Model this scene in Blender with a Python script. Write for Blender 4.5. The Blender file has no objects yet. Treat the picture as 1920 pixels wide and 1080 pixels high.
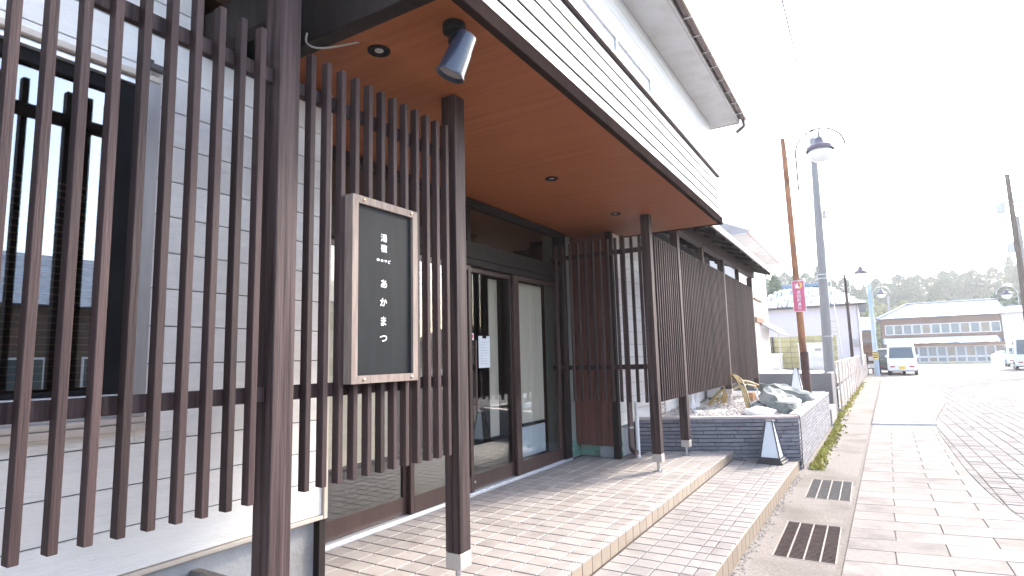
import bpy, math, random
from mathutils import Vector, Matrix
R = math.radians
random.seed(7)
SC = bpy.context.scene
COL = SC.collection
# ------------------------------------------------------------------ camera
cam_d = bpy.data.cameras.new('camera'); cam = bpy.data.objects.new('camera', cam_d); COL.objects.link(cam)
cam_d.sensor_width = 36; cam_d.lens = 20.42; cam_d.clip_start = 0.05; cam_d.clip_end = 3000
CR = [[0.85352, 0.08318, 0.51437], [0.52045, -0.09019, -0.84912], [-0.02424, 0.99244, -0.12027]]
cam.matrix_world = Matrix(((CR[0][0], CR[0][1], CR[0][2], 0), (CR[1][0], CR[1][1], CR[1][2], 0), (CR[2][0], CR[2][1], CR[2][2], 1.55), (0, 0, 0, 1)))
SC.camera = cam
# ------------------------------------------------------------------ sky, sun, exposure
SUN_AZ, SUN_EL = 25.0, 35.0          # azimuth from +Y towards +X
world = bpy.data.worlds.new('World'); SC.world = world; world.use_nodes = True
wn = world.node_tree; bg = wn.nodes['Background']
sky = wn.nodes.new('ShaderNodeTexSky'); sky.sky_type = 'NISHITA'; sky.sun_disc = False
sky.sun_elevation = R(SUN_EL); sky.sun_rotation = R(SUN_AZ); sky.air_density = 1.0; sky.dust_density = 2.0; sky.altitude = 50
bg.inputs['Strength'].default_value = 0.15
# broken bright cloud over the whole dome, as the window mirrors it
wtc = wn.nodes.new('ShaderNodeTexCoord'); wmp = wn.nodes.new('ShaderNodeMapping'); wmp.inputs['Scale'].default_value = (1, 1, 2.4); wmp.inputs['Location'].default_value = (.7, 2.1, .0); wn.links.new(wtc.outputs['Generated'], wmp.inputs[0])
wnz = wn.nodes.new('ShaderNodeTexNoise'); wnz.inputs['Scale'].default_value = 2.3; wnz.inputs['Detail'].default_value = 8; wnz.inputs['Roughness'].default_value = .55; wn.links.new(wmp.outputs[0], wnz.inputs['Vector'])
wmr = wn.nodes.new('ShaderNodeMapRange'); wmr.inputs['From Min'].default_value = .40; wmr.inputs['From Max'].default_value = .62; wn.links.new(wnz.outputs[0], wmr.inputs[0])
wmx = wn.nodes.new('ShaderNodeMix'); wmx.data_type = 'RGBA'; wmx.blend_type = 'LIGHTEN'; wn.links.new(wmr.outputs[0], wmx.inputs[0]); wn.links.new(sky.outputs[0], wmx.inputs[6]); wmx.inputs[7].default_value = (2.3, 2.35, 2.45, 1)
wn.links.new(wmx.outputs[2], bg.inputs['Color'])
sl = bpy.data.lights.new('sun', 'SUN'); sl.energy = 1.25; sl.angle = R(10.0); sl.color = (1, .93, .83)
so = bpy.data.objects.new('sun', sl); COL.objects.link(so)
sd = Vector((math.sin(R(SUN_AZ)) * math.cos(R(SUN_EL)), math.cos(R(SUN_AZ)) * math.cos(R(SUN_EL)), math.sin(R(SUN_EL))))
so.rotation_euler = sd.to_track_quat('Z', 'Y').to_euler(); so.location = sd * 60
vs = SC.view_settings; vs.view_transform = 'Standard'; vs.look = 'None'; vs.gamma = 1; vs.exposure = 2.5; vs.use_curve_mapping = False
SC.cycles.max_bounces = 10; SC.cycles.transparent_max_bounces = 16

# ------------------------------------------------------------------ helpers
WL = {}                              # world location of every object's origin
def spline(pts, n=6):
    P = [Vector(p) for p in pts]; out = []
    for i in range(len(P) - 1):
        a, b, c, d = P[max(i - 1, 0)], P[i], P[i + 1], P[min(i + 2, len(P) - 1)]
        for k in range(n):
            t = k / n; out.append(.5 * ((2 * b) + (c - a) * t + (2 * a - 5 * b + 4 * c - d) * t * t + (3 * b - a - 3 * c + d) * t ** 3))
    return out + [P[-1]]
class MB:
    """collects faces in world coordinates"""
    def __init__(s): s.v = []; s.f = []
    def add(s, vs_, fs):
        n = len(s.v); s.v += [tuple(p) for p in vs_]; s.f += [tuple(i + n for i in f) for f in fs]; return s
    def box(s, x0, x1, y0, y1, z0, z1, b=0.0, M=None):
        if b <= 0:
            vv = [(x, y, z) for x in (x0, x1) for y in (y0, y1) for z in (z0, z1)]
            ff = [(0, 1, 3, 2), (4, 6, 7, 5), (0, 4, 5, 1), (2, 3, 7, 6), (0, 2, 6, 4), (1, 5, 7, 3)]
        else:
            vv = []; idx = {}
            for i, sx in enumerate((-1, 1)):
                for j, sy in enumerate((-1, 1)):
                    for k, sz in enumerate((-1, 1)):
                        X = (x0, x1)[i]; Y = (y0, y1)[j]; Z = (z0, z1)[k]
                        for a, p in enumerate(((X, Y - sy * b, Z - sz * b), (X - sx * b, Y, Z - sz * b), (X - sx * b, Y - sy * b, Z))):
                            idx[i, j, k, a] = len(vv); vv.append(p)
            ff = []
            for i in (0, 1):
                q = [idx[i, 0, 0, 0], idx[i, 0, 1, 0], idx[i, 1, 1, 0], idx[i, 1, 0, 0]]; ff.append(tuple(q if i == 0 else q[::-1]))
                q = [idx[0, i, 0, 1], idx[1, i, 0, 1], idx[1, i, 1, 1], idx[0, i, 1, 1]]; ff.append(tuple(q if i == 0 else q[::-1]))
                q = [idx[0, 0, i, 2], idx[0, 1, i, 2], idx[1, 1, i, 2], idx[1, 0, i, 2]]; ff.append(tuple(q if i == 0 else q[::-1]))
            for j in (0, 1):
                for k in (0, 1):
                    q = [idx[0, j, k, 1], idx[0, j, k, 2], idx[1, j, k, 2], idx[1, j, k, 1]]; ff.append(tuple(q if j != k else q[::-1]))
                    q = [idx[j, 0, k, 0], idx[j, 0, k, 2], idx[j, 1, k, 2], idx[j, 1, k, 0]]; ff.append(tuple(q if j == k else q[::-1]))
                    q = [idx[j, k, 0, 0], idx[j, k, 0, 1], idx[j, k, 1, 1], idx[j, k, 1, 0]]; ff.append(tuple(q if j != k else q[::-1]))
            for i in (0, 1):
                for j in (0, 1):
                    for k in (0, 1):
                        q = [idx[i, j, k, 0], idx[i, j, k, 1], idx[i, j, k, 2]]; ff.append(tuple(q if (i + j + k) % 2 else q[::-1]))
        if M is not None: vv = [tuple(M @ Vector(p)) for p in vv]
        return s.add(vv, ff)
    def tube(s, pts, r, n=10, cap=True):
        pts = [Vector(p) for p in pts]; m = len(pts); rs = r if isinstance(r, (list, tuple)) else [r] * m
        vv = []; ff = []; up = None
        for i, p in enumerate(pts):
            t = (pts[min(i + 1, m - 1)] - pts[max(i - 1, 0)]).normalized()
            if up is None: up = Vector((1, 0, 0)) if abs(t.x) < .9 else Vector((0, 1, 0))
            a = (up - t * up.dot(t)).normalized(); up = a; b = t.cross(a)
            for k in range(n):
                w = 2 * math.pi * k / n; vv.append(p + (a * math.cos(w) + b * math.sin(w)) * rs[i])
        for i in range(m - 1):
            for k in range(n): ff.append((i * n + k, i * n + (k + 1) % n, (i + 1) * n + (k + 1) % n, (i + 1) * n + k))
        if cap: ff.append(tuple(range(n - 1, -1, -1))); ff.append(tuple((m - 1) * n + k for k in range(n)))
        return s.add(vv, ff)
    def lathe(s, c, prof, n=20, M=None):
        vv = []; ff = []; m = len(prof)
        for r, z in prof:
            for k in range(n):
                w = 2 * math.pi * k / n; vv.append(Vector((r * math.cos(w), r * math.sin(w), z)))
        for i in range(m - 1):
            for k in range(n): ff.append((i * n + k, i * n + (k + 1) % n, (i + 1) * n + (k + 1) % n, (i + 1) * n + k))
        ff.append(tuple(range(n - 1, -1, -1))); ff.append(tuple((m - 1) * n + k for k in range(n)))
        c = Vector(c); vv = [((M @ v) if M is not None else v) + c for v in vv]
        return s.add(vv, ff)
    def prism(s, poly, axis, a0, a1):
        """poly: 2-D points; axis 0/1/2 extrusion axis; poly in the two others in order"""
        def P(p, a):
            q = list(p); q.insert(axis, a); return tuple(q)
        n = len(poly); vv = [P(p, a0) for p in poly] + [P(p, a1) for p in poly]
        ff = [tuple(range(n - 1, -1, -1)), tuple(range(n, 2 * n))] + [(i, (i + 1) % n, n + (i + 1) % n, n + i) for i in range(n)]
        return s.add(vv, ff)
    def xf(s, M):
        s.v = [tuple(M @ Vector(p)) for p in s.v]; return s
    def mesh(s, name, mat, o=Vector((0, 0, 0)), smooth=False):
        me = bpy.data.meshes.new(name); me.from_pydata([(p[0] - o[0], p[1] - o[1], p[2] - o[2]) for p in s.v], [], s.f); me.update()
        import bmesh
        bm = bmesh.new(); bm.from_mesh(me); bmesh.ops.recalc_face_normals(bm, faces=bm.faces); bm.to_mesh(me); bm.free()
        if smooth:
            me.polygons.foreach_set('use_smooth', [True] * len(me.polygons))
            try: me.set_sharp_from_angle(angle=R(40))
            except Exception: pass
        if mat is not None: me.materials.append(mat)
        return me
    def build(s, name, mat, parent=None, smooth=False, origin=None, kind=None):
        o = Vector(origin) if origin is not None else (WL[parent] if parent else (Vector([sum(c) / len(c) for c in zip(*s.v)]) if s.v else Vector()))
        ob = bpy.data.objects.new(name, s.mesh(name, mat, o, smooth)); COL.objects.link(ob); WL[ob] = Vector(o)
        if parent: ob.parent = parent; ob.location = o - WL[parent]
        else: ob.location = o
        if kind: ob['kind'] = kind
        return ob
def inst(name, me, parent, loc, rot=(0, 0, 0), scale=(1, 1, 1)):
    ob = bpy.data.objects.new(name, me); COL.objects.link(ob); loc = Vector(loc)
    ob.parent = parent; ob.location = loc - (WL[parent] if parent else Vector()); ob.rotation_euler = rot; ob.scale = scale; WL[ob] = loc
    return ob
def thing(name, label, cat, loc, group=None):
    o = bpy.data.objects.new(name, None); COL.objects.link(o); o.location = loc; o.empty_display_size = .1
    WL[o] = Vector(loc); return tag(o, label, cat, group)
def tag(o, label, cat, group=None):
    o['label'] = label; o['category'] = cat
    if group: o['group'] = group
    return o
def struct(o): o['kind'] = 'structure'; return o
def dup(o, loc, rot=None, label=None, parent=None):
    """copy of a thing, its parts and their sub-parts"""
    c = o.copy(); COL.objects.link(c); c.parent = parent
    if loc is not None: c.location = loc; WL[c] = Vector(loc)
    if rot is not None: c.rotation_euler = rot
    if label: c['label'] = label
    for ch in [x for x in bpy.data.objects if x.parent == o]: dup(ch, None, None, None, c)
    return c

# ------------------------------------------------------------------ materials
MATS = {}
def N(nt, t, **kw):
    n = nt.nodes.new(t)
    for k, v in kw.items():
        if k in ('operation', 'blend_type', 'data_type', 'noise_dimensions', 'wave_type', 'bands_direction', 'feature', 'vector_type', 'distance'): setattr(n, k, v)
        else: n.inputs[k].default_value = v
    return n
def mat(name, c1, c2=None, scale=6., stretch=(1, 1, 1), rough=.6, r2=None, bump=0., bscale=None, metallic=0., spec=.5, contrast=(.35, .65), rnd=0., detail=6., dirt=None, dirts=2., coords='Object', coat=0., isl=0.):
    if name in MATS: return MATS[name]
    m = bpy.data.materials.new(name); m.use_nodes = True; nt = m.node_tree; L = nt.links.new
    p = nt.nodes['Principled BSDF']; p.inputs['Roughness'].default_value = rough; p.inputs['Metallic'].default_value = metallic
    p.inputs['Specular IOR Level'].default_value = spec; p.inputs['Coat Weight'].default_value = coat
    tc = nt.nodes.new('ShaderNodeTexCoord'); oi = nt.nodes.new('ShaderNodeObjectInfo')
    off = N(nt, 'ShaderNodeVectorMath', operation='SCALE'); L(oi.outputs['Random'], off.inputs['Scale']); off.inputs[0].default_value = (37., 53., 71.)
    ad = N(nt, 'ShaderNodeVectorMath', operation='ADD'); L(tc.outputs[coords], ad.inputs[0]); L(off.outputs[0], ad.inputs[1])
    mp = nt.nodes.new('ShaderNodeMapping'); mp.inputs['Scale'].default_value = stretch; L(ad.outputs[0], mp.inputs['Vector'])
    nz = N(nt, 'ShaderNodeTexNoise', Scale=scale, Detail=detail, Roughness=.6); L(mp.outputs[0], nz.inputs['Vector'])
    mr = N(nt, 'ShaderNodeMapRange', **{'From Min': contrast[0], 'From Max': contrast[1]}); L(nz.outputs[0], mr.inputs[0])
    mx = N(nt, 'ShaderNodeMix', data_type='RGBA'); L(mr.outputs[0], mx.inputs[0])
    mx.inputs[6].default_value = (*c1, 1); mx.inputs[7].default_value = (*(c2 or c1), 1); col = mx.outputs[2]
    if dirt:
        n2 = N(nt, 'ShaderNodeTexNoise', Scale=dirts, Detail=5.); L(ad.outputs[0], n2.inputs['Vector'])
        m2 = N(nt, 'ShaderNodeMapRange', **{'From Min': .5, 'From Max': .75}); L(n2.outputs[0], m2.inputs[0])
        x2 = N(nt, 'ShaderNodeMix', data_type='RGBA'); L(m2.outputs[0], x2.inputs[0]); L(col, x2.inputs[6]); x2.inputs[7].default_value = (*dirt, 1); col = x2.outputs[2]
    if rnd:
        hs = nt.nodes.new('ShaderNodeHueSaturation'); L(col, hs.inputs['Color'])
        rv = N(nt, 'ShaderNodeMapRange', **{'To Min': 1 - rnd, 'To Max': 1 + rnd}); L(oi.outputs['Random'], rv.inputs[0]); L(rv.outputs[0], hs.inputs['Value']); col = hs.outputs[0]
    if isl:
        ge = nt.nodes.new('ShaderNodeNewGeometry'); h2 = nt.nodes.new('ShaderNodeHueSaturation'); L(col, h2.inputs['Color'])
        rv = N(nt, 'ShaderNodeMapRange', **{'To Min': 1 - isl, 'To Max': 1 + isl}); L(ge.outputs['Random Per Island'], rv.inputs[0]); L(rv.outputs[0], h2.inputs['Value']); col = h2.outputs[0]
    L(col, p.inputs['Base Color'])
    if r2 is not None:
        rr = N(nt, 'ShaderNodeMapRange', **{'To Min': rough, 'To Max': r2}); L(mr.outputs[0], rr.inputs[0]); L(rr.outputs[0], p.inputs['Roughness'])
    if bump:
        bn = N(nt, 'ShaderNodeTexNoise', Scale=bscale or scale * 4, Detail=4.); L(mp.outputs[0], bn.inputs['Vector'])
        bp = N(nt, 'ShaderNodeBump', Strength=bump, Distance=.01); L(bn.outputs[0], bp.inputs['Height']); L(bp.outputs[0], p.inputs['Normal'])
    MATS[name] = m; return m
def wood(name, c1, c2, rough=.6, stretch=(9, 9, .5), scale=3., bump=.25, rnd=.12, r2=None, spec=.4):
    return mat(name, c1, c2, scale=scale, stretch=stretch, rough=rough, bump=bump, bscale=scale * 5, rnd=rnd, r2=r2, contrast=(.3, .7), spec=spec)
def glass(name, f0=.06, tint=(.9, .95, .95), rough=0.):
    """thin pane: Schlick reflectance that is the same from both sides"""
    if name in MATS: return MATS[name]
    m = bpy.data.materials.new(name); m.use_nodes = True; nt = m.node_tree; nt.nodes.clear(); L = nt.links.new
    out = nt.nodes.new('ShaderNodeOutputMaterial'); mx = nt.nodes.new('ShaderNodeMixShader')
    lw = N(nt, 'ShaderNodeLayerWeight', Blend=.5); pw = N(nt, 'ShaderNodeMath', operation='POWER'); pw.inputs[1].default_value = 4.0; L(lw.outputs['Facing'], pw.inputs[0])
    ma = N(nt, 'ShaderNodeMath', operation='MULTIPLY_ADD'); L(pw.outputs[0], ma.inputs[0]); ma.inputs[1].default_value = 1 - f0; ma.inputs[2].default_value = f0
    tr = nt.nodes.new('ShaderNodeBsdfTransparent'); tr.inputs[0].default_value = (*tint, 1)
    gl = nt.nodes.new('ShaderNodeBsdfGlossy'); gl.inputs['Roughness'].default_value = rough
    L(ma.outputs[0], mx.inputs[0]); L(tr.outputs[0], mx.inputs[1]); L(gl.outputs[0], mx.inputs[2]); L(mx.outputs[0], out.inputs[0])
    MATS[name] = m; return m
def emit(name, c, st):
    if name in MATS: return MATS[name]
    m = bpy.data.materials.new(name); m.use_nodes = True; p = m.node_tree.nodes['Principled BSDF']
    p.inputs['Base Color'].default_value = (*c, 1); p.inputs['Emission Color'].default_value = (*c, 1); p.inputs['Emission Strength'].default_value = st
    MATS[name] = m; return m

m_slat = wood('brown_stained_slat', (.036, .0215, .021), (.062, .040, .038), .6, (12, 12, .7), 2.6, .3, rnd=.28, spec=.22)
m_post = mat('brown_stained_post', (.026, .016, .016), (.085, .057, .054), 2.2, (15, 15, .55), .6, bump=.35, bscale=9, rnd=.1, contrast=(.36, .66), spec=.22)
m_darkwood = wood('dark_timber', (.016, .012, .011), (.03, .022, .019), .6, spec=.25)
m_doorwood = wood('dark_door_metal', (.05, .028, .024), (.07, .04, .033), .35, (4, 4, .5), rnd=.05, bump=.05)
m_siding = mat('white_siding', (.85, .83, .795), (.79, .77, .735), 3., (1, 1, 14), .55, bump=.5, bscale=22, rnd=.03, dirt=(.72, .70, .67), dirts=1.1)
m_sidingback = mat('siding_joint_grey', (.16, .16, .165))
m_trim = mat('beige_trim', (.56, .49, .42), (.5, .43, .36), 8, rough=.5, bump=.1)
m_alu = mat('brown_grey_aluminium', (.36, .34, .33), (.42, .40, .39), 5, (1, 8, 1), .35, metallic=.35)
m_aluw = mat('pale_aluminium', (.72, .74, .77), (.62, .64, .66), 5, (1, 8, 1), .3, metallic=.4)
m_found = mat('foundation_mortar', (.34, .35, .36), (.26, .27, .28), 3., rough=.85, bump=.4, bscale=40, dirt=(.2, .19, .18))
m_black = mat('black_frame', (.010, .010, .011), (.016, .016, .016), 5, rough=.75, spec=.15)
m_blackp = mat('black_paint_metal', (.022, .03, .055), (.034, .044, .075), 6, rough=.28, coat=.6)
m_ceil = wood('orange_cedar_ceiling', (.215, .066, .024), (.28, .093, .036), .5, (.5, 9, 9), 2.0, .08, 0.05, spec=.3)
m_fascia = mat('white_fascia_paint', (.64, .65, .66), (.58, .59, .6), 3, (1, .3, 4), .5, bump=.05, rnd=.03)
m_soffit = mat('white_soffit_board', (.62, .62, .62), (.55, .54, .53), 2, rough=.7, dirt=(.50, .48, .45), dirts=3)
m_tile = mat('porch_tile_glaze', (.375, .34, .315), (.315, .284, .262), 5, rough=.48, r2=.62, spec=.35, rnd=.11, isl=.0, bump=.05, bscale=90, dirt=(.26, .226, .208), dirts=4)
m_tile2 = mat('step_tile_glaze', (.305, .282, .266), (.26, .24, .225), 5, rough=.5, r2=.65, spec=.3, rnd=.08, bump=.05, bscale=90, dirt=(.2, .178, .165), dirts=4)
m_riser = mat('riser_tile_tan', (.29, .235, .175), (.255, .2, .15), 5, rough=.4, rnd=.06)
m_grout = mat('tile_grout', (.11, .085, .075), (.17, .14, .125), 9, rough=.9)
m_brick = mat('grey_brown_split_brick', (.155, .155, .175), (.22, .215, .235), 9, (1, 1, 3), .7, bump=.5, bscale=50, rnd=.18)
m_mortar = mat('dark_mortar', (.035, .033, .035), (.06, .055, .055), 12, rough=.95)
m_conc = mat('drain_concrete', (.30, .27, .245), (.18, .16, .145), 38, rough=.92, spec=.15, bump=.6, bscale=120, dirt=(.15, .13, .112), dirts=1.4, contrast=(.3, .7))
m_paver = mat('pale_pink_granite_paver', (.30, .272, .25), (.25, .227, .208), 30, rough=.9, spec=.12, bump=.25, bscale=160, rnd=.09, dirt=(.195, .175, .16), dirts=3)
m_joint = mat('paver_joint_sand', (.15, .13, .115), (.21, .185, .165), 20, rough=.95)
m_roadjoint = mat('road_joint_sand', (.19, .175, .16), (.25, .23, .21), 20, rough=.95, spec=.1)
m_sett = mat('granite_sett', (.28, .26, .243), (.235, .218, .204), 9, rough=.92, spec=.12, bump=.4, bscale=90, rnd=.0, isl=.2, dirt=(.21, .195, .18), dirts=2)
m_ground = mat('street_ground', (.38, .355, .335), (.33, .31, .29), .6, rough=.95, spec=.1, bump=.3, bscale=30, dirt=(.29, .275, .26), dirts=.15)
m_lot = mat('bare_earth_lot', (.25, .22, .18), (.18, .155, .13), 1.5, rough=.95, bump=.5)
m_steel = mat('galvanised_steel', (.5, .5, .5), (.42, .42, .43), 8, rough=.35, metallic=.8)
m_grate = mat('rusty_grate_bar', (.07, .048, .044), (.11, .08, .072), 20, rough=.85, spec=.15)
m_gratel = mat('worn_grate_bearer', (.32, .28, .24), (.25, .21, .18), 12, rough=.7, spec=.3)
m_pit = mat('drain_pit_dark', (.03, .028, .027), rough=1)
m_grey = mat('grey_concrete_wall', (.17, .165, .165), (.13, .125, .125), 1.8, rough=.9, bump=.3, bscale=40, dirt=(.1, .095, .09))
m_snow = mat('old_snow', (.9, .91, .92), (.84, .85, .87), 4, rough=.75, bump=.5, bscale=14)
m_rock = mat('green_grey_garden_rock', (.19, .215, .2), (.32, .335, .32), 9, rough=.85, bump=1., bscale=30, dirt=(.15, .17, .15))
m_gravel = mat('pale_river_gravel', (.66, .60, .55), (.42, .385, .355), 40, rough=.85, bump=.3, rnd=.1, isl=.35)
m_bamboo = mat('split_bamboo', (.55, .40, .19), (.42, .31, .14), 6, (1, 1, 6), .45, bump=.2, dirt=(.3, .22, .11))
m_paperlamp = mat('white_acrylic_lamp_panel', (.82, .85, .88), (.78, .81, .84), 3, rough=.3)
m_lampframe = mat('dark_lamp_frame', (.06, .052, .055), (.09, .08, .08), 9, rough=.5)
m_rust = mat('rusty_orange_pole', (.42, .20, .10), (.28, .12, .06), 4, (3, 3, .8), .75, bump=.4, contrast=(.35, .6), dirt=(.12, .06, .04), dirts=3)
m_cpole = mat('concrete_pole', (.29, .28, .27), (.23, .222, .215), 2, (3, 3, .4), .85, bump=.2, bscale=40)
m_white = mat('white_enamel', (.78, .79, .8), (.72, .73, .74), 3, rough=.4, dirt=(.62, .6, .57), dirts=3)
m_fence = mat('white_fence_paint', (.74, .68, .62), (.66, .58, .52), 3, (4, 4, .6), .55, dirt=(.5, .34, .24), dirts=2.5)
m_yblock = mat('yellow_green_block_wall', (.46, .43, .25), (.40, .37, .21), 2, rough=.85, bump=.2, dirt=(.3, .28, .17), rnd=.06)
m_pink = mat('pale_pink_render', (.72, .65, .67), (.68, .61, .63), .8, rough=.8)
m_whitewall = mat('white_render', (.72, .70, .68), (.66, .64, .62), .8, rough=.8, dirt=(.55, .5, .46))
m_rooftile = mat('blue_grey_roof_tile', (.12, .16, .22), (.19, .24, .31), 3, rough=.45, rnd=.15, isl=.15)
m_brownwood = wood('weathered_brown_wood', (.14, .068, .04), (.22, .11, .068), .75)
m_sash = mat('white_sash_bar', (.68, .68, .68), rough=.4)
m_paper = mat('white_paper', (.82, .84, .86), (.78, .8, .82), 30, rough=.7)
m_red = mat('sticker_red', (.6, .04, .05), rough=.4)
m_pinksign = mat('pink_sign_enamel', (.74, .16, .27), (.68, .145, .245), 2, rough=.35)
m_yellow = mat('pale_yellow_enamel', (.8, .62, .12), rough=.4)
m_vanw = mat('white_car_paint', (.74, .77, .8), (.72, .75, .78), 2, rough=.2, coat=.6)
m_vandk = mat('dark_teal_car_paint', (.018, .03, .036), (.022, .036, .042), 2, rough=.2, coat=.6)
m_vancream = mat('cream_car_paint', (.68, .68, .60), (.66, .66, .58), 2, rough=.2, coat=.6)
m_tyre = mat('tyre_rubber', (.015, .015, .015), rough=.85)
m_carglass = mat('car_window_glass', (.05, .075, .085), rough=.05, spec=.9)
m_lens = mat('red_tail_lens', (.35, .015, .02), rough=.15)
m_plate = mat('yellow_number_plate', (.75, .52, .04), rough=.4)
m_bark = mat('conifer_bark', (.10, .07, .05), (.06, .045, .035), 6, (3, 3, .5), .9)
m_conif = mat('conifer_needles', (.05, .105, .035), (.09, .155, .05), 1.2, rough=.8, rnd=.25)
m_bush = mat('yellow_green_bamboo_leaves', (.26, .28, .06), (.17, .21, .05), 1.5, rough=.7, rnd=.2)
m_moss = mat('moss_and_weeds', (.30, .31, .07), (.42, .37, .11), 12, rough=.9, rnd=.2)
m_hill = mat('wooded_hillside', (.05, .075, .035), (.09, .105, .05), .12, rough=.95, bump=1, bscale=1)
m_green = mat('pale_green_glazed_tile', (.22, .38, .31), (.28, .44, .36), 6, rough=.25, rnd=.12)
m_greengrout = mat('green_tile_grout', (.32, .36, .33), rough=.9)
m_panel = wood('red_brown_board', (.095, .04, .033), (.15, .062, .048), .6, (14, 14, .6), 2, .3, .2)
m_bracket = mat('pale_post_shoe', (.44, .39, .345), (.39, .345, .305), 8, rough=.55)
m_curtain = mat('cream_blind_fabric', (.72, .64, .52), (.66, .58, .46), 3, (1, 14, .3), .85)
m_curtain2 = mat('tan_blind_weave', (.66, .56, .40), (.58, .48, .33), 5, (1, 1, 30), .85)
m_inwall = mat('brown_interior_wall', (.12, .07, .045), (.08, .05, .035), 1.5, rough=.7)
m_infloor = mat('interior_floor', (.06, .05, .045), (.045, .038, .034), 2, rough=.35)
m_frost = mat('white_frosted_panel', (.72, .76, .78), (.68, .72, .74), 2, rough=.35)
m_signface = mat('black_acrylic_sign_face', (.010, .012, .014), (.016, .019, .021), 4, (4, 4, .6), .6, spec=.12)
m_signframe = wood('weathered_sign_frame', (.15, .112, .092), (.26, .205, .17), .65, (14, 14, 1.2), 3, .3, .15)
m_letter = mat('white_lettering', (.85, .86, .87), rough=.5)
m_brass = mat('brass_screw', (.62, .44, .26), rough=.25, metallic=.9)
m_pvc = mat('white_pvc_pipe', (.7, .71, .72), (.64, .65, .66), 3, (3, 3, .3), .35)
m_dpipe = mat('brown_downpipe', (.10, .062, .055), (.12, .078, .07), 3, rough=.35)
m_glass = glass('door_glass', .085, (.93, .95, .95))
m_winglass = glass('reflective_window_glass', .27, (.6, .65, .65))
m_bulb = emit('warm_bulb', (1, .75, .4), 6.)
m_globe = mat('white_lamp_globe', (.85, .86, .86), rough=.25)
m_wire = mat('black_cable', (.02, .02, .02), rough=.6)
m_orange = mat('pale_orange_wood', (.50, .27, .13), (.42, .22, .1), 4, (1, 1, 6), .6)

# ================================================================== SETTING: ground, road, pavement
def sheet(name, poly, z, m):
    mb = MB(); mb.add([(x, y, z) for x, y in poly], [tuple(range(len(poly)))]); return struct(mb.build(name, m))
g = MB()
ys = [-40, 0, 20, 50, 60, 75, 92, 140, 400, 1500]; zs = [-.03, -.03, -.03, -.03, -.09, -.22, -.36, -.4, -.4, -.4]
xs = [-400, -60, 0, 60, 400]
g.v = [(x, y, z) for y, z in zip(ys, zs) for x in xs]
g.f = [(j * 5 + i, j * 5 + i + 1, j * 5 + i + 6, j * 5 + i + 5) for j in range(len(ys) - 1) for i in range(4)]
struct(g.build('ground', m_ground))

def edge(y): return -.292 + .0246 * (y - 4.77)               # paver/drain line drifts like the street does
CURVE = [(1.6, 2.0), (1.35, 4.4), (1.22, 5.6), (1.07, 7.0), (.98, 8.0), (.94, 9.4), (.95, 11.0), (1.0, 13.8), (1.13, 15.7), (1.75, 20.8), (2.1, 26.5), (1.72, 34.4), (.6, 36.8)]
def curve(y):
    C_ = CURVE
    if y <= C_[0][1]: return C_[0][0]
    if y >= C_[-1][1]: return C_[-1][0]
    for i in range(len(C_) - 1):
        (x1, y1), (x2, y2) = C_[i], C_[i + 1]
        if y1 <= y <= y2:
            x0, y0 = C_[max(i - 1, 0)]; x3, y3 = C_[min(i + 2, len(C_) - 1)]; h = y2 - y1; t = (y - y1) / h
            m1 = (x2 - x0) / max(1e-6, y2 - y0) * h; m2 = (x3 - x1) / max(1e-6, y3 - y1) * h
            return (2 * t**3 - 3 * t * t + 1) * x1 + (t**3 - 2 * t * t + t) * m1 + (-2 * t**3 + 3 * t * t) * x2 + (t**3 - t * t) * m2
CURVE0 = CURVE
CURVE_F = [(curve(2.0 + .4 * k), 2.0 + .4 * k) for k in range(88)]
# drain strip: concrete channel cover beside the steps, with two holes for the grates
GR = [(-.765, -.325, 5.0, 6.07), (-.712, -.28, 7.09, 8.14)]
ds = MB()
def strip(y0, y1, xa, xb):
    ds.add([(xa(y0), y0, 0), (xb(y0), y0, 0), (xb(y1), y1, 0), (xa(y1), y1, 0)], [(0, 1, 2, 3)])
def dl(y): return -1.25 if y < 9 else -1.05
ycut = [-6, 5.0, 6.07, 7.09, 8.14, 9.0]
for a, b_ in zip(ycut, ycut[1:]):
    hole = [q for q in GR if abs(q[2] - a) < .01]
    if hole:
        q = hole[0]; strip(a, b_, lambda y: -1.25, lambda y: q[0]); strip(a, b_, lambda y: q[1], lambda y: edge(y) - .035)
    else: strip(a, b_, lambda y: -1.25, lambda y: edge(y) - .035)
strip(9.0, 44, lambda y: -1.1, lambda y: edge(y) - .035)
struct(ds.build('drain_strip', m_conc))
# kerb band between the strip and the pavers
kb = MB(); kl = 1.2; y = -2.0
kerb = struct(MB().add([(edge(-6) - .04, -6, -.012), (edge(-6), -6, -.012), (edge(44), 44, -.012), (edge(44) - .04, 44, -.012)], [(0, 1, 2, 3)]).build('kerb_joint', m_joint))
# drain lids: slab covers with thin gaps (raised a little, real edges)
lids = MB()
for yy, ln in ((9.3, 1.1), (10.55, 1.0), (11.75, 1.1), (13.1, 1.0), (14.3, .9)):
    lids.box(edge(yy) - .52, edge(yy) - .1, yy, yy + ln, -.01, .006, .004)
pav = sheet('pavement', [(edge(-4), -4)] + [(x, y) for x, y in [(1.6, -4)] + CURVE_F] + [(edge(36.8), 36.8)], -.0075, m_joint)
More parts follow.
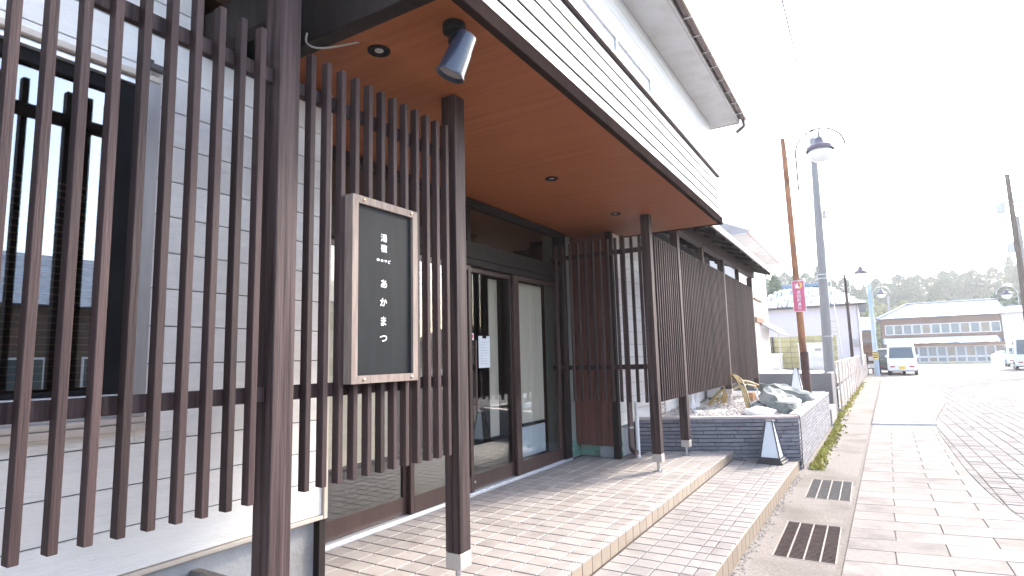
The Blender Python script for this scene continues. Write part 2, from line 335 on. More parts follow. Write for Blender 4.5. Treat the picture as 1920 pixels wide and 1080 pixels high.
# pavers laid in running bond, cross joints slightly skewed to the kerb
PL, PW, SK = .68, .3155, .17
def clip(poly, fn):
    """keep the part of poly where fn(p) >= 0"""
    out = []
    for i, a in enumerate(poly):
        b_ = poly[(i + 1) % len(poly)]; fa, fb = fn(a), fn(b_)
        if fa >= 0: out.append(a)
        if fa * fb < 0: t = fa / (fa - fb); out.append((a[0] + (b_[0] - a[0]) * t, a[1] + (b_[1] - a[1]) * t))
    return out
def slab(poly, z0, z1, bev=.004):
    """thin stone with a small chamfer"""
    cx = sum(p[0] for p in poly) / len(poly); cy = sum(p[1] for p in poly) / len(poly); n = len(poly)
    inner = [(x + (cx - x) * bev / max(.05, math.hypot(cx - x, cy - y)), y + (cy - y) * bev / max(.05, math.hypot(cx - x, cy - y))) for x, y in poly]
    vv = [(x, y, z0) for x, y in poly] + [(x, y, z1 - bev * .6) for x, y in poly] + [(x, y, z1) for x, y in inner]
    ff = [tuple(range(2 * n, 3 * n))]
    for k in (0, 1): ff += [(k * n + i, k * n + (i + 1) % n, (k + 1) * n + (i + 1) % n, (k + 1) * n + i) for i in range(n)]
    return MB().add(vv, ff)
npv = 0; pvrest = MB()
for r in range(-3, 40):
    y0 = 1.98 + r * PW
    if y0 > 14.3 or y0 < 2.5: continue
    x = -.27 + (.332 - PL) - (PL * .5 if r % 2 else 0)
    e0 = edge(y0)
    while x < 2.0:
        g2 = .004
        P = [(e0 + .27 + x + g2, y0 + g2 + SK * (x + .27)), (e0 + .27 + x + PL - g2, y0 + g2 + SK * (x + .27 + PL)), (e0 + .27 + x + PL - g2, y0 + PW - g2 + SK * (x + .27 + PL)), (e0 + .27 + x + g2, y0 + PW - g2 + SK * (x + .27))]
        P = clip(P, lambda p: p[0] - edge(p[1]) - .004)
        if P: P = clip(P, lambda p: curve(p[1]) - p[0] - .004)
        if len(P) >= 3 and abs(sum(P[i][0] * P[(i + 1) % len(P)][1] - P[(i + 1) % len(P)][0] * P[i][1] for i in range(len(P)))) > .01 and max(p[1] for p in P) < 14.62:
            npv += 1; dz = random.uniform(-.0015, .0015)
            s_ = slab(P, -.013, .002 + dz); o_ = s_.build('paver', m_paver, None, origin=(P[0][0], P[0][1], 0)); o_.parent = pav; o_.location = Vector((P[0][0], P[0][1], 0)) - WL[pav]
        x += PL
# far pavers on the raised part, past the low kerb step
up = MB(); up.add([(edge(14.65) + .0, 14.62, -.01), (1.06, 14.86, -.01), (1.06, 14.86, .05), (edge(14.65), 14.62, .05)], [(0, 1, 2, 3)])
upper = struct(slab([(edge(14.65), 14.62), (1.06, 14.86)] + [(x, y) for x, y in CURVE_F if y > 15] + [(edge(36.8), 36.8)], -.012, .030, .006).build('raised_pavement', m_paver))
kst = slab([(edge(14.5), 14.47), (1.07, 14.71), (1.06, 14.85), (edge(14.6), 14.61)], -.01, .028, .006).build('kerb_stone', mat('pale_kerb_granite', (.62, .61, .59), (.55, .54, .53), 20, rough=.6, bump=.2), None); kst.parent = upper; kst.location = WL[kst] - WL[upper]
for r in range(0, 22):
    yy = 15.0 + r * .62
    for k in range(4):
        x0 = edge(yy) + .05 + k * .66 + (r % 2) * .33
        P = [(x0, yy), (x0 + .65, yy), (x0 + .65, yy + .61), (x0, yy + .61)]; P = clip(P, lambda p: curve(p[1]) - p[0] - .02)
        if len(P) > 2:
            o_ = slab(P, .02, .0335 + random.uniform(0, .0015), .004).build('paver', m_paver, None, origin=(P[0][0], P[0][1], 0)); o_.parent = upper; o_.location = WL[o_] - WL[upper]
# sett road
road = sheet('road', [(x, y) for x, y in [(1.6, -10)] + CURVE_F] + [(.6, 60), (30, 60), (30, -10)], -.0095, m_roadjoint)
st = MB(); nrow = 0
for i in range(0, 44):
    x0 = .84 + i * .1895
    y = 6.0 + random.uniform(0, .1); ymax = 36 if i < 30 else 26
    while y < ymax:
        ln = .118 if y < 12 else (.24 if y < 20 else .6)
        if x0 + .19 > curve(y):
            w = .0075; P = [(x0 + w, y + .006), (x0 + .1895 - w, y + .006), (x0 + .1895 - w, y + ln - .006), (x0 + w, y + ln - .006)]
            P = clip(P, lambda p: p[0] - curve(p[1]) - .006)
            if len(P) > 2 and max(p[0] for p in P) - min(p[0] for p in P) > .012:
                q = slab(P, -.02, random.uniform(-.003, .003), .006); st.add(q.v, q.f)
        y += ln
sett = st.build('sett', m_sett, road, kind='stuff')
# beyond the modelled setts: continuous stone paving
MB().add([(.7, 37.2, -.004), (9.2, 36.7, -.004), (26, 36.7, -.004), (26, 49, -.004), (.7, 49, -.004)], [tuple(range(5))]).build('far_paving', m_sett, road)
MB().add([(9.2, 5, -.005), (26, 5, -.005), (26, 36.6, -.005), (9.2, 36.6, -.005)], [(0, 1, 2, 3)]).build('side_paving', m_sett, road)
# weeds along the foot of the planter and fence
wd = MB()
for i in range(3200):
    t = random.random() ** 1.3; y = 8.75 + t * 24
    x = (-.80 + .0165 * (y - 8.7) if y < 14 else -.735 + .0198 * (y - 17.2)) + abs(random.gauss(0, .07)) + .01
    h = random.uniform(.01, .05) * (1.5 if random.random() < .1 else 1); w = random.uniform(.01, .03); a = random.random() * 6.28
    dx, dy = math.cos(a) * w, math.sin(a) * w; lx, ly = random.uniform(-.02, .03), random.uniform(-.02, .02)
    wd.add([(x - dx, y - dy, 0), (x + dx, y + dy, 0), (x + lx + dx * .4, y + ly + dy * .4, h), (x + lx - dx * .4, y + ly - dy * .4, h * .9)], [(0, 1, 2, 3)])
w_ = wd.build('weeds', m_moss, None, kind='stuff'); w_['label'] = 'low yellow green weeds and moss along the planter and fence foot'; w_['category'] = 'weeds'

# ------------------------------------------------------------------ grates
for gi, (x0, x1, y0, y1) in enumerate(GR):
    lab = ('rusty steel drain grate lying nearer the porch steps end', 'steel drain grate set beside the planter corner')[gi]
    lab = ('rust brown drain grate beside the middle of the lower step', 'grey drain grate beside the end of the lower step and the planter')[gi]
    gth = thing('drain_grate', lab, 'grate', ((x0 + x1) / 2, (y0 + y1) / 2, 0), 'drain grates in the concrete strip')
    pit = MB(); pit.box(x0 + .001, x1 - .001, y0 + .001, y1 - .001, -.25, -.06); pit.build('pit', m_pit, gth)
    fr = MB()
    fr.box(x0 + .001, x0 + .012, y0 + .001, y1 - .001, -.05, .003); fr.box(x1 - .012, x1 - .001, y0 + .001, y1 - .001, -.05, .003)
    fr.box(x0 + .013, x1 - .013, y0 + .001, y0 + .012, -.05, .003); fr.box(x0 + .013, x1 - .013, y1 - .012, y1 - .001, -.05, .003)
    fr.build('frame', m_gratel, gth)
    for k in range(1, 4):
        xx = x0 + (x1 - x0) * k / 4; bb = MB(); bb.box(xx - .006, xx + .006, y0 + .013, y1 - .013, -.03, .002, .001); bb.build('bearing_bar', m_gratel, gth)
    cb = MB(); n = 34
    for k in range(n):
        yy = y0 + .025 + (y1 - y0 - .05) * k / (n - 1)
        for q in range(4):
            a = x0 + (x1 - x0) * q / 4 + .0065 if q else x0 + .0125; b_ = x0 + (x1 - x0) * (q + 1) / 4 - (.0065 if q < 3 else .0125)
            cb.box(a, b_, yy - .0055, yy + .0055, -.03, -.002)
    cb.build('cross_bars', m_grate if gi == 0 else mat('grey_grate_bar', (.12, .115, .11), (.17, .16, .155), 20, rough=.85, spec=.15), gth, kind='stuff')

# ================================================================== porch steps
Z1, Z2 = .136, .247
plat = MB(); plat.box(-3.42, -1.672, 1.95, 8.6, -.05, Z2 - .012)
porch = struct(plat.build('porch_floor', m_grout))
low = MB(); low.prism([(-1.672, 1.2), (-1.03, 1.2), (-.897, 8.7), (-1.672, 8.7)], 2, -.05, Z1 - .012)
lowst = struct(low.build('lower_step', m_grout))
TX, TY = .168, .1555
def plA(x): return 7.85 + (x + 2.80) * (8.72 - 7.85) / (2.80 - .87)     # planter front line
def tile_mesh(dx, dy, m, nm, rib=0):
    mb = MB(); mb.box(.0042, dx - .0042, .0058, dy - .0058, -.011, 0, .0025)
    for k in range(rib): mb.box(dx - .012 - k * .016, dx - .004 - k * .016, .004, dy - .004, -.001, .0035, .0012)
    return mb.mesh(nm, m)
me_t = tile_mesh(TX, TY, m_tile, 'tile'); me_n = tile_mesh(TX, TY, m_tile, 'nosing_tile', 4)
rest = MB(); tl = []
j0 = 0
for i in range(11):                         # rows from the nosing inward
    xa = -1.656 - (i + 1) * TX
    if xa < -3.345: xa_, dx = -3.345, xa + TX + 3.345
    else: xa_, dx = xa, TX
    for j in range(44):
        ya = 1.965 + j * TY
        lim = plA(xa_ + dx / 2)
        if ya + TY > lim + .06: continue
        if xa_ < -2.83 and ya > 7.2: continue
        if xa_ < -2.72 and ya < 2.37: continue
        tl.append((math.hypot(xa_ + dx / 2, ya) if ya > 2.3 else 99, i, xa_, dx, ya))
tl.sort(); nt_ = 0
for d_, i, xa_, dx, ya in tl:
    nt_ += 1
    if nt_ <= 300 and dx > .16:
        inst('tile', me_n if i == 0 else me_t, porch, (xa_, ya, Z2 + random.uniform(-.0008, .0008)), (random.uniform(-.003, .003), random.uniform(-.003, .003), 0))
    else: rest.box(xa_ + .0035, xa_ + dx - .0035, ya + .0035, ya + TY - .0035, Z2 - .0115, Z2, .003)
rest.build('tile_field', m_tile, porch, kind='stuff')
# risers of the upper step
mr_ = MB(); mr_.box(-.010, 0, .0035, TY - .0035, .004, Z2 - Z1 - .004, .002); me_r = mr_.mesh('riser_tile', m_riser)
for j in range(42):
    ya = 1.965 + j * TY
    if ya + TY < plA(-1.66) + .05: inst('riser_tile', me_r, porch, (-1.661, ya, Z1))
# lower step
me_l = {}
xsL = [-1.655, -1.494, -1.332, -1.167, -1.085]
def lx(y): return -.985 + .0172 * (y - 4.0) + .014
for j in range(46):
    ya = 1.3 + j * TY
    if ya + TY > 8.68: break
    for k in range(4):
        a, b_ = xsL[k], xsL[k + 1]
        if ya + TY > plA((a + b_) / 2) + .05: continue
        key = round(b_ - a, 3)
        if key not in me_l: me_l[key] = tile_mesh(b_ - a, TY, m_tile2, 'tile')
        inst('tile', me_l[key], lowst, (a, ya, Z1 + random.uniform(-.0008, .0008)), (random.uniform(-.003, .003), random.uniform(-.003, .003), 0))
    e_ = lx(ya)
    key = round((e_ - xsL[4]) / .01) * .01
    if ('n', key) not in me_l: me_l['n', key] = tile_mesh(key, TY, m_tile2, 'nosing_tile')
    if ya + TY < plA(-1.0) + .03: inst('nosing_tile', me_l['n', key], lowst, (e_ - key, ya, Z1))
mr2 = MB(); mr2.box(-.010, 0, .0035, TY - .0035, .004, Z1 - .004, .002); me_r2 = mr2.mesh('riser_tile', m_riser)
for j in range(46):
    ya = 1.3 + j * TY
    if ya + TY < 8.62: inst('riser_tile', me_r2, lowst, (lx(ya + TY / 2) + .002, ya, 0), (0, 0, -.0172))
# rubble along the foot of the lower step
rb = MB()
for i in range(300):
    y = random.uniform(3.3, 8.4); x = lx(y) + .012 + abs(random.gauss(0, .035)); r = random.uniform(.004, .013)
    pts = [(x + r * random.uniform(.7, 1.2), y, r * .3), (x - r, y, r * .3), (x, y + r * 1.3, r * .3), (x, y - r, r * .3), (x, y, r * 1.3), (x, y, -.01)]
    rb.add(pts, [(0, 2, 4), (2, 1, 4), (1, 3, 4), (3, 0, 4), (2, 0, 5), (1, 2, 5), (3, 1, 5), (0, 3, 5)])
o_ = rb.build('rubble', mat('mortar_crumb', (.55, .5, .44), (.42, .37, .32), 30, rough=.9, spec=.1), None, kind='stuff'); o_['label'] = 'broken mortar crumbs along the foot of the lower step'; o_['category'] = 'rubble'

# ================================================================== INN BUILDING
inn = thing('inn_building', 'white sided inn with dark timber porch, orange ceiling and glazed entrance', 'building', (-3.6, 5.0, 0))
# --- near wall: foundation, siding boards round the window
XW = -2.71; KA = 2.71 / 3.25
def yA(y): return y * KA
def zA(z): return 1.55 + (z - 1.55) * KA
WY0, WY1, WZ0, WZ1 = -1.4, yA(1.59), zA(1.30), zA(3.10)          # window opening (outside of frame)
YC = yA(2.843)                                                   # wall corner beside the entrance
f_ = MB(); f_.box(-3.4, XW - .035, -4, YC - .055, 0, zA(.503)); f_.build('foundation', m_found, inn)
bk = MB()
for a, b_, z0, z1 in ((-4, WY0, .70, 3.57), (WY0, WY1, .70, WZ0), (WY0, WY1, WZ1, 3.57), (WY1, 1.55, .70, 3.57), (1.55, YC - .03, .70, 3.19)): bk.box(XW - .12, XW - .012, a, b_, z0, z1)
bk.box(-3.45, XW - .121, YC - .11, YC - .012, .0, 3.19)
bk.build('wall_core', m_sidingback, inn)
zz = [zA(.531), zA(.758)] + [zA(.758 + .2025 * k) for k in range(1, 16)]
for k in range(len(zz) - 1):
    z0, z1 = zz[k], zz[k + 1]; gp = .0032 if k % 2 else .002
    if z1 > 3.57: break
    top_ = YC - .031 if z1 < 3.2 else 1.54
    spans = [(-4, top_)]
    if z1 > WZ0 and z0 < WZ1: spans = [(-4, WY0), (WY1, top_)]
    for a, b_ in spans:
        s_ = MB(); s_.box(XW - .0115, XW + random.uniform(-.0006, .0006), a, b_, z0 + gp, z1 - gp, .0022); s_.build('siding_board', m_siding, inn)
    if z0 < WZ0 < z1: s_ = MB(); s_.box(XW - .0115, XW, WY0 + .001, WY1 - .001, z0 + gp, WZ0, .002); s_.build('siding_board', m_siding, inn)
    if z0 < WZ1 < z1: s_ = MB(); s_.box(XW - .0115, XW, WY0 + .001, WY1 - .001, WZ1, z1 - gp, .002); s_.build('siding_board', m_siding, inn)
t_ = MB(); t_.box(XW - .04, XW + .014, -4, YC - .029, zA(.503), zA(.529), .003); t_.build('base_trim', m_trim, inn)
t_ = MB(); t_.box(XW - .05, XW + .016, YC - .028, YC, zA(.503), 3.19, .003); t_.build('corner_trim', m_trim, inn)
t_ = MB(); t_.box(XW - .11, XW + .004, YC - .05, YC - .002, .0, zA(.502), .003); t_.build('corner_post', m_darkwood, inn)
# small hook above the window corner
t_ = MB(); t_.box(XW + .001, XW + .04, 1.26, 1.31, zA(3.20), zA(3.22), .004); t_.box(XW + .02, XW + .05, 1.29, 1.36, zA(3.16), zA(3.197), .004); t_.build('wall_hook', m_lampframe, inn)
# raised bed along the wall left of the post
bed = MB(); bed.box(XW - .034, -2.36, -3.5, 1.60, -.02, .60, .012)
bo = tag(bed.build('raised_bed', m_lot), 'low raised bed of bare earth against the white siding wall', 'bed')
e2 = MB(); e2.box(-2.355, -2.29, -3.5, 1.66, -.02, .62, .008); e2.build('edging', m_conc, bo)
e2 = MB(); e2.box(XW - .034, -2.356, 1.605, 1.66, -.02, .62, .008); e2.build('edging', m_conc, bo)
# --- window in the near wall
WI = yA(1.43)
s_ = MB(); s_.box(XW - .10, XW + .028, WY1 - .03, WY1 + .026, zA(1.301), WZ1 - .001, .004); wo = s_.build('window', m_alu, inn)
s_ = MB(); s_.box(XW - .10, XW + .028, WY0 - .026, WY0 + .03, zA(1.301), WZ1 - .001, .004); s_.build('casing', m_alu, wo)
s_ = MB(); s_.box(XW - .10, XW + .03, WY0 - .026, WY1 + .026, WZ1, WZ1 + .03, .004); s_.build('head_casing', m_trim, wo)
s_ = MB(); s_.box(XW - .1, XW + .045, WY0 - .05, WY1 + .038, zA(1.232), zA(1.268), .004); s_.build('sill', m_trim, wo)
s_ = MB(); s_.box(XW - .1, XW + .028, WY0 - .03, WY1 + .03, zA(1.27), zA(1.299), .004); s_.build('sill_board', m_trim, wo)
s_ = MB(); s_.box(XW - .06, XW + .012, WY0 + .031, WY1 - .031, zA(1.402), zA(1.42), .002); s_.build('track', m_aluw, wo)
s_ = MB(); s_.box(XW - .06, XW + .004, WY0 + .031, WY1 - .031, zA(3.065), zA(3.095), .002); s_.build('track', m_aluw, wo)
s_ = MB(); s_.box(XW - .06, XW - .005, WY0 + .031, WY1 - .031, zA(1.302), zA(1.401)); s_.build('bottom_frame', m_alu, wo)
s_ = MB(); s_.box(XW - .07, XW - .008, WI, WY1 - .031, zA(1.4215), zA(3.063), .003); s_.build('closing_stile', m_black, wo)
s_ = MB(); s_.box(XW - .07, XW - .02, WY0 + .031, WI - .0005, zA(2.995), zA(3.063), .003); s_.build('sash', m_black, wo)
s_ = MB(); s_.box(XW - .07, XW - .02, WY0 + .031, WI - .0005, zA(1.4215), zA(1.445), .002); s_.build('sash', m_black, wo)
s_ = MB(); s_.box(XW - .052, XW - .046, WY0 + .032, WI - .0006, zA(1.446), zA(2.994)); s_.build('pane', m_winglass, wo)
bl = MB()
for k in range(30): bl.box(XW - .115, XW - .09, WY0 + .05, WI - .02, zA(1.46) + k * .029, zA(1.4635) + k * .029)
bl.build('blind', m_orange, wo, kind='stuff')
rm = MB()
rm.box(-5.5, -5.4, -4, 2.2, .3, 3.6); rm.box(-5.4, XW - .13, -4, -3.9, .3, 3.6); rm.box(-5.4, XW - .13, 2.1, 2.2, .3, 3.6); rm.box(-5.4, XW - .13, -3.9, 2.1, .25, .35); rm.box(-5.4, XW - .13, -3.9, 2.1, 3.5, 3.6)
rm.build('window_room', m_inwall, inn)

# --- entrance: sill, frames, transom, panes
XD = -3.38
s_ = MB(); s_.box(-3.46, -3.345, 2.372, 6.94, Z2 - .005, Z2 + .012, .003); s_.box(-3.45, -3.37, 2.372, 6.94, Z2 + .0125, Z2 + .022, .002); s_.build('threshold', m_aluw, inn)
fr = MB()
fr.box(XD - .08, XD + .03, 2.375, 2.45, Z2 + .023, 3.19, .004); fr.box(XD - .08, XD + .03, 6.76, 6.94, Z2 + .023, 3.19, .004)
fr.box(XD - .08, XD + .025, 2.451, 6.759, 2.57, 2.74, .004)                 # transom beam
fr.box(XD - .08, XD + .025, 2.451, 6.759, 3.125, 3.195, .004)               # head
fr.box(XD - .08, XD + .015, 2.451, 6.759, 2.50, 2.569, .003)                # door head track
for yy in (3.86, 4.74): fr.box(XD - .07, XD + .012, yy - .035, yy + .035, 2.741, 3.124, .003)
entr = fr.build('entrance_frame', m_darkwood, inn)
for a, b_ in ((2.451, 3.824), (3.896, 4.704), (4.776, 6.759)):
    s_ = MB(); s_.box(XD - .03, XD - .024, a, b_, 2.741, 3.124); s_.build('transom_pane', m_glass, entr)
def sliding(y0, y1, x, handle=False, sl=.05, sr=.05):
    d = MB(); z0, z1 = Z2 + .024, 2.499
    d.box(x - .035, x, y0, y0 + sl, z0, z1, .003); d.box(x - .035, x, y1 - sr, y1, z0, z1, .003)
    d.box(x - .034, x - .001, y0 + sl, y1 - sr, z0, z0 + .145, .003); d.box(x - .034, x - .001, y0 + sl, y1 - sr, z1 - .05, z1, .003)
    do = d.build('sliding_door', m_doorwood, inn)
    p = MB(); p.box(x - .02, x - .014, y0 + sl, y1 - sr, z0 + .145, z1 - .05); p.build('pane', m_glass, do)
    if handle:
        h = MB(); h.tube([(x + .045, y0 + .085, 1.03), (x + .045, y0 + .085, 1.74)], .011, 8)
        for zz_ in (1.1, 1.67): h.tube([(x - .001, y0 + .085, zz_), (x + .045, y0 + .085, zz_)], .007, 6)
        h.build('handle', m_dpipe, do)
        k = MB(); k.lathe((x + .001, y0 + .1, .345), [(.013, 0), (.013, .004), (.008, .007)], 12, Matrix.Rotation(R(90), 4, 'Y')); k.build('lock', m_steel, do)
    return do
sliding(2.455, 3.87, XD - .045); sliding(3.86, 4.79, XD - .002, sl=.05)
sliding(4.76, 5.66, XD - .045, True, .07, .05); sliding(5.62, 6.74, XD - .002, False, .11, .07)
# interior of the lobby
rm = MB()
rm.box(-7.6, -7.5, 2.3, 8.2, .2, 3.4); rm.box(-7.5, -3.47, 2.29, 2.365, .2, 3.4); rm.box(-7.5, -3.5, 8.1, 8.2, .2, 3.4); rm.box(-7.5, -3.47, 2.366, 8.1, 3.3, 3.4)
rm.build('lobby_wall', m_inwall, inn)
rm = MB(); rm.box(-7.5, -3.47, 2.366, 8.1, .15, .25); rm.build('lobby_floor', m_infloor, inn)
def blind(name, y0, y1, z0, z1, x, m, label, folds=10, dep=.012):
    mb = MB(); n = folds * 4; vv = []; ff = []
    for i in range(n + 1):
        yy = y0 + (y1 - y0) * i / n; xx = x + dep * math.sin(i * math.pi / 2)
        vv += [(xx, yy, z0), (xx, yy, z1), (xx - .004, yy, z0), (xx - .004, yy, z1)]
    for i in range(n): a = 4 * i; ff += [(a, a + 4, a + 5, a + 1), (a + 2, a + 3, a + 7, a + 6), (a, a + 2, a + 6, a + 4), (a + 1, a + 5, a + 7, a + 3)]
    ff += [(0, 1, 3, 2), (4 * n, 4 * n + 2, 4 * n + 3, 4 * n + 1)]
    mb.add(vv, ff); o = thing(name, label, 'blind', (x, (y0 + y1) / 2, z0))
    mb.build('fabric', m, o, True)
    r_ = MB(); r_.tube([(x, y0, z1 + .02), (x, y1, z1 + .02)], .018, 8); r_.build('roller', m_darkwood, o)
    r_ = MB(); r_.box(x - .012, x + .016, y0, y1, z0 - .02, z0 - .001, .003); r_.build('bottom_bar', m_darkwood, o)
    return o
blind('window_blind', 5.82, 6.52, .79, 2.45, -3.52, m_curtain, 'cream fabric blind hanging behind the last entrance pane by the brown boards', 9)
blind('window_blind', 2.52, 3.80, .75, 2.45, -3.55, m_curtain2, 'tan woven blind behind the entrance pane next to the white wall corner', 5, .003)
blind('window_blind', 5.42, 5.60, .70, 2.45, -3.60, m_curtain, 'narrow cream drape inside the sliding door with the handle', 3)
o_ = MB(); o_.box(-3.56, -3.53, 5.80, 6.55, .40, .745, .004); tag(o_.build('frosted_panel', m_frost), 'low white panel standing under the cream blind inside the glass', 'panel')
# notice and sticker on the door glass
o_ = MB(); o_.box(XD - .0645 - .004, XD - .0645, 4.99, 5.20, 1.46, 1.79); no = tag(o_.build('paper_notice', m_paper), 'white paper notice on a clip hanging inside the sliding door glass', 'notice')
o_ = MB()
for q in range(9): o_.box(XD - .0640, XD - .0636, 5.01 + .003 * (q % 3), 5.16 - .02 * (q % 4), 1.50 + q * .028, 1.503 + q * .028)
o_.build('print', m_alu, no)
o_ = MB(); o_.box(XD - .0635, XD - .060, 5.06, 5.13, 1.765, 1.80, .001); o_.build('clip', m_black, no)
o_ = MB(); o_.box(XD - .0588, XD - .0580, 4.84, 4.895, 1.745, 1.815); so_ = tag(o_.build('sticker', m_paper), 'small white and red sticker on the sliding door above the handle', 'sticker')
o_ = MB(); o_.lathe((XD - .0578, 4.867, 1.785), [(.02, 0), (.02, .0004), (.014, .0005), (.014, .0001)], 16, Matrix.Rotation(R(90), 4, 'Y')); o_.box(XD - .0578, XD - .0573, 4.848, 4.886, 1.756, 1.762); o_.build('red_mark', m_red, so_)
# two hanging cloth strips and a low counter inside, an easel
nr = thing('shop_curtain', 'dark split curtain hanging across the lobby behind the door glass', 'curtain', (-4.6, 5.4, 1.75))
for k in range(4):
    c_ = MB(); y0 = 4.7 + k * .42
    c_.box(-4.62, -4.60, y0, y0 + .40, 1.95, 2.75, .004); c_.build('cloth', mat('indigo_cloth', (.012, .013, .018), (.018, .02, .026), 6, rough=.9), nr)
c_ = MB(); c_.tube([(-4.61, 4.5, 2.77), (-4.61, 6.5, 2.77)], .015, 8); c_.build('rod', m_brownwood, nr)
ct = thing('reception_counter', 'brown wooden counter inside the lobby seen through the door', 'counter', (-6.0, 6.0, .25))
c_ = MB(); c_.box(-6.3, -5.75, 4.4, 7.6, .25, 1.2, .01); c_.build('body', m_brownwood, ct)
c_ = MB(); c_.box(-6.35, -5.68, 4.35, 7.65, 1.201, 1.25, .006); c_.build('top', m_orange, ct)
for k, (px, y_, z_) in enumerate(((-4.4, 4.72, 2.52), (-4.4, 4.56, 2.32))):
    b_ = thing('lobby_bulb', ('small glowing bulb hanging higher inside the lobby behind the slats', 'small glowing bulb hanging lower inside the lobby behind the slats')[k], 'lamp', (px, y_, z_))
    q = MB(); q.lathe((px, y_, z_), [(.004, -.03), (.022, -.022), (.03, 0), (.022, .022), (.01, .035)], 12); q.build('bulb', m_bulb, b_, True)
    q = MB(); q.tube([(px, y_, z_ + .036), (px, y_, 3.3)], .004, 5); q.build('cord', m_wire, b_)

# --- recess wall at the far end of the porch: green tile base, red brown boards, post
s_ = MB(); s_.box(-3.7, -3.43, 6.945, 7.34, Z2 - .2, 3.2); s_.box(-3.7, -2.86, 7.36, 7.5, Z2 - .2, 3.2); s_.build('recess_wall', m_greengrout, inn)
tg = MB(); tg.box(-.003, .009, .002, .198, .002, .062, .002); me_g = tg.mesh('green_tile', m_green)
tg = MB(); tg.box(.002, .198, -.009, .003, .002, .062, .002); me_g2 = tg.mesh('green_tile', m_green)
for r in range(3):
    for k in range(2): inst('green_tile', me_g, inn, (-3.429, 6.95 + k * .195, Z2 + .002 + r * .064))
    for k in range(3):
        xx = -3.42 + k * .2 - (.1 if r % 2 else 0)
        if xx < -3.425: xx += .0; 
        if xx > -3.43: inst('green_tile', me_g2, inn, (xx, 7.358, Z2 + .002 + r * .064))
for k in range(6):
    b_ = MB(); x0 = -3.425 + k * .094; b_.box(x0 + .0015, x0 + .0925, 7.215 + random.uniform(-.002, .002), 7.24, .395, 3.19, .002); b_.build('wall_board', m_panel, inn)
s_ = MB(); s_.box(-2.87, -2.79, 7.15, 7.235, Z2, 3.19, .004); s_.build('recess_post', m_darkwood, inn)
# --- far outer wall E
XE = -2.83
s_ = MB(); s_.box(-3.1, XE - .035, 7.24, 13.2, 0, .62); s_.build('foundation', m_found, inn)
s_ = MB(); s_.box(-3.05, XE - .012, 7.24, 13.2, .625, 3.6); s_.build('wall_core', m_sidingback, inn)
for k in range(16):
    z0 = .64 + k * .178
    s_ = MB(); s_.box(XE - .0115, XE, 7.30, 13.2, z0 + .0025, z0 + .1755, .002); s_.build('siding_board', m_siding, inn)
s_ = MB(); s_.box(XE - .05, XE + .012, 7.242, 7.298, .62, 3.19, .003); s_.build('corner_trim', m_trim, inn)
# downpipe with clamp and white pipe
s_ = MB(); s_.tube([(-2.69, 7.30, 3.15), (-2.69, 7.30, .42), (-2.68, 7.29, .36), (-2.63, 7.26, .33), (-2.60, 7.25, .33)], .036, 14); dp = s_.build('downpipe', m_dpipe, inn, True)
s_ = MB(); s_.lathe((-2.69, 7.30, .62), [(.04, 0), (.042, .003), (.042, .022), (.04, .025)], 14); s_.box(-2.83, -2.73, 7.29, 7.31, .63, .64); s_.build('pipe_clamp', m_steel, dp)
s_ = MB(); s_.tube([(-2.63, 7.38, .95), (-2.63, 7.38, Z2 - .01)], .026, 12); s_.build('vent_pipe', m_pvc, inn, True)
# ladder-like meter cover seen through the bars: metal window with frame on wall E
s_ = MB(); s_.box(XE + .001, XE + .05, 9.0, 9.06, 1.45, 2.75, .003); s_.box(XE + .001, XE + .05, 9.061, 9.9, 2.69, 2.75, .003); s_.box(XE + .001, XE + .05, 9.061, 9.9, 1.45, 1.5, .003); w2 = s_.build('window', m_alu, inn)
s_ = MB(); s_.box(XE + .001, XE + .02, 9.061, 9.9, 1.501, 2.689); s_.build('pane', m_winglass, w2)

# ================================================================== canopy over the porch
CZ = 3.203; XU = -2.28
s_ = MB(); s_.box(-3.42, -1.51, 1.96, 7.64, CZ, CZ + .03); s_.build('porch_ceiling', m_ceil, inn)
s_ = MB(); s_.box(-1.5095, -1.46, 1.88, 7.70, CZ - .008, CZ + .086, .004); s_.box(-3.3, -1.51, 7.641, 7.70, CZ - .006, CZ + .086, .004); s_.build('fascia_trim', mat('matt_brown_trim', (.022, .015, .014), (.032, .022, .02), 5, rough=1., spec=0.), inn)
s_ = MB(); s_.box(-3.235, -1.511, 1.96, 7.66, CZ + .2, 3.80); s_.build('canopy_core', m_darkwood, inn)
zf = [3.292, 3.400, 3.510, 3.618, 3.722, 3.822]
for k in range(5):
    b_ = MB(); b_.box(-1.4975, -1.487, 1.88, 7.685, zf[k] + .011, zf[k + 1] - .011, .003); b_.build('fascia_board', m_fascia, inn)
    b_ = MB(); b_.box(-3.25, -1.5095, 7.662, 7.684, zf[k] + .005, zf[k + 1] - .005, .003); b_.build('fascia_board', m_fascia, inn)
s_ = MB(); s_.box(-1.515, -1.498, 1.88, 7.675, 3.2895, 3.824); s_.build('fascia_back', mat('matt_black_backing', (.012, .012, .013), rough=1., spec=0.), inn)
s_ = MB(); s_.box(-2.3, -1.455, 1.86, 7.72, 3.825, 3.86, .004); s_.build('parapet_cap', m_doorwood, inn)
# dark boarded soffit and beams left of the porch ceiling
s_ = MB(); s_.box(-3.0, XU - .02, -4, 1.87, 3.58, 3.61); s_.build('dark_soffit', m_darkwood, inn)
s_ = MB(); s_.box(-3.235, -1.5115, 1.872, 1.958, CZ - .02, 3.80, .004); s_.build('porch_beam', m_darkwood, inn)
s_ = MB(); s_.box(XW + .002, -2.184, 1.552, 1.620, 3.10, 3.30, .004); s_.build('tie_beam', m_darkwood, inn)
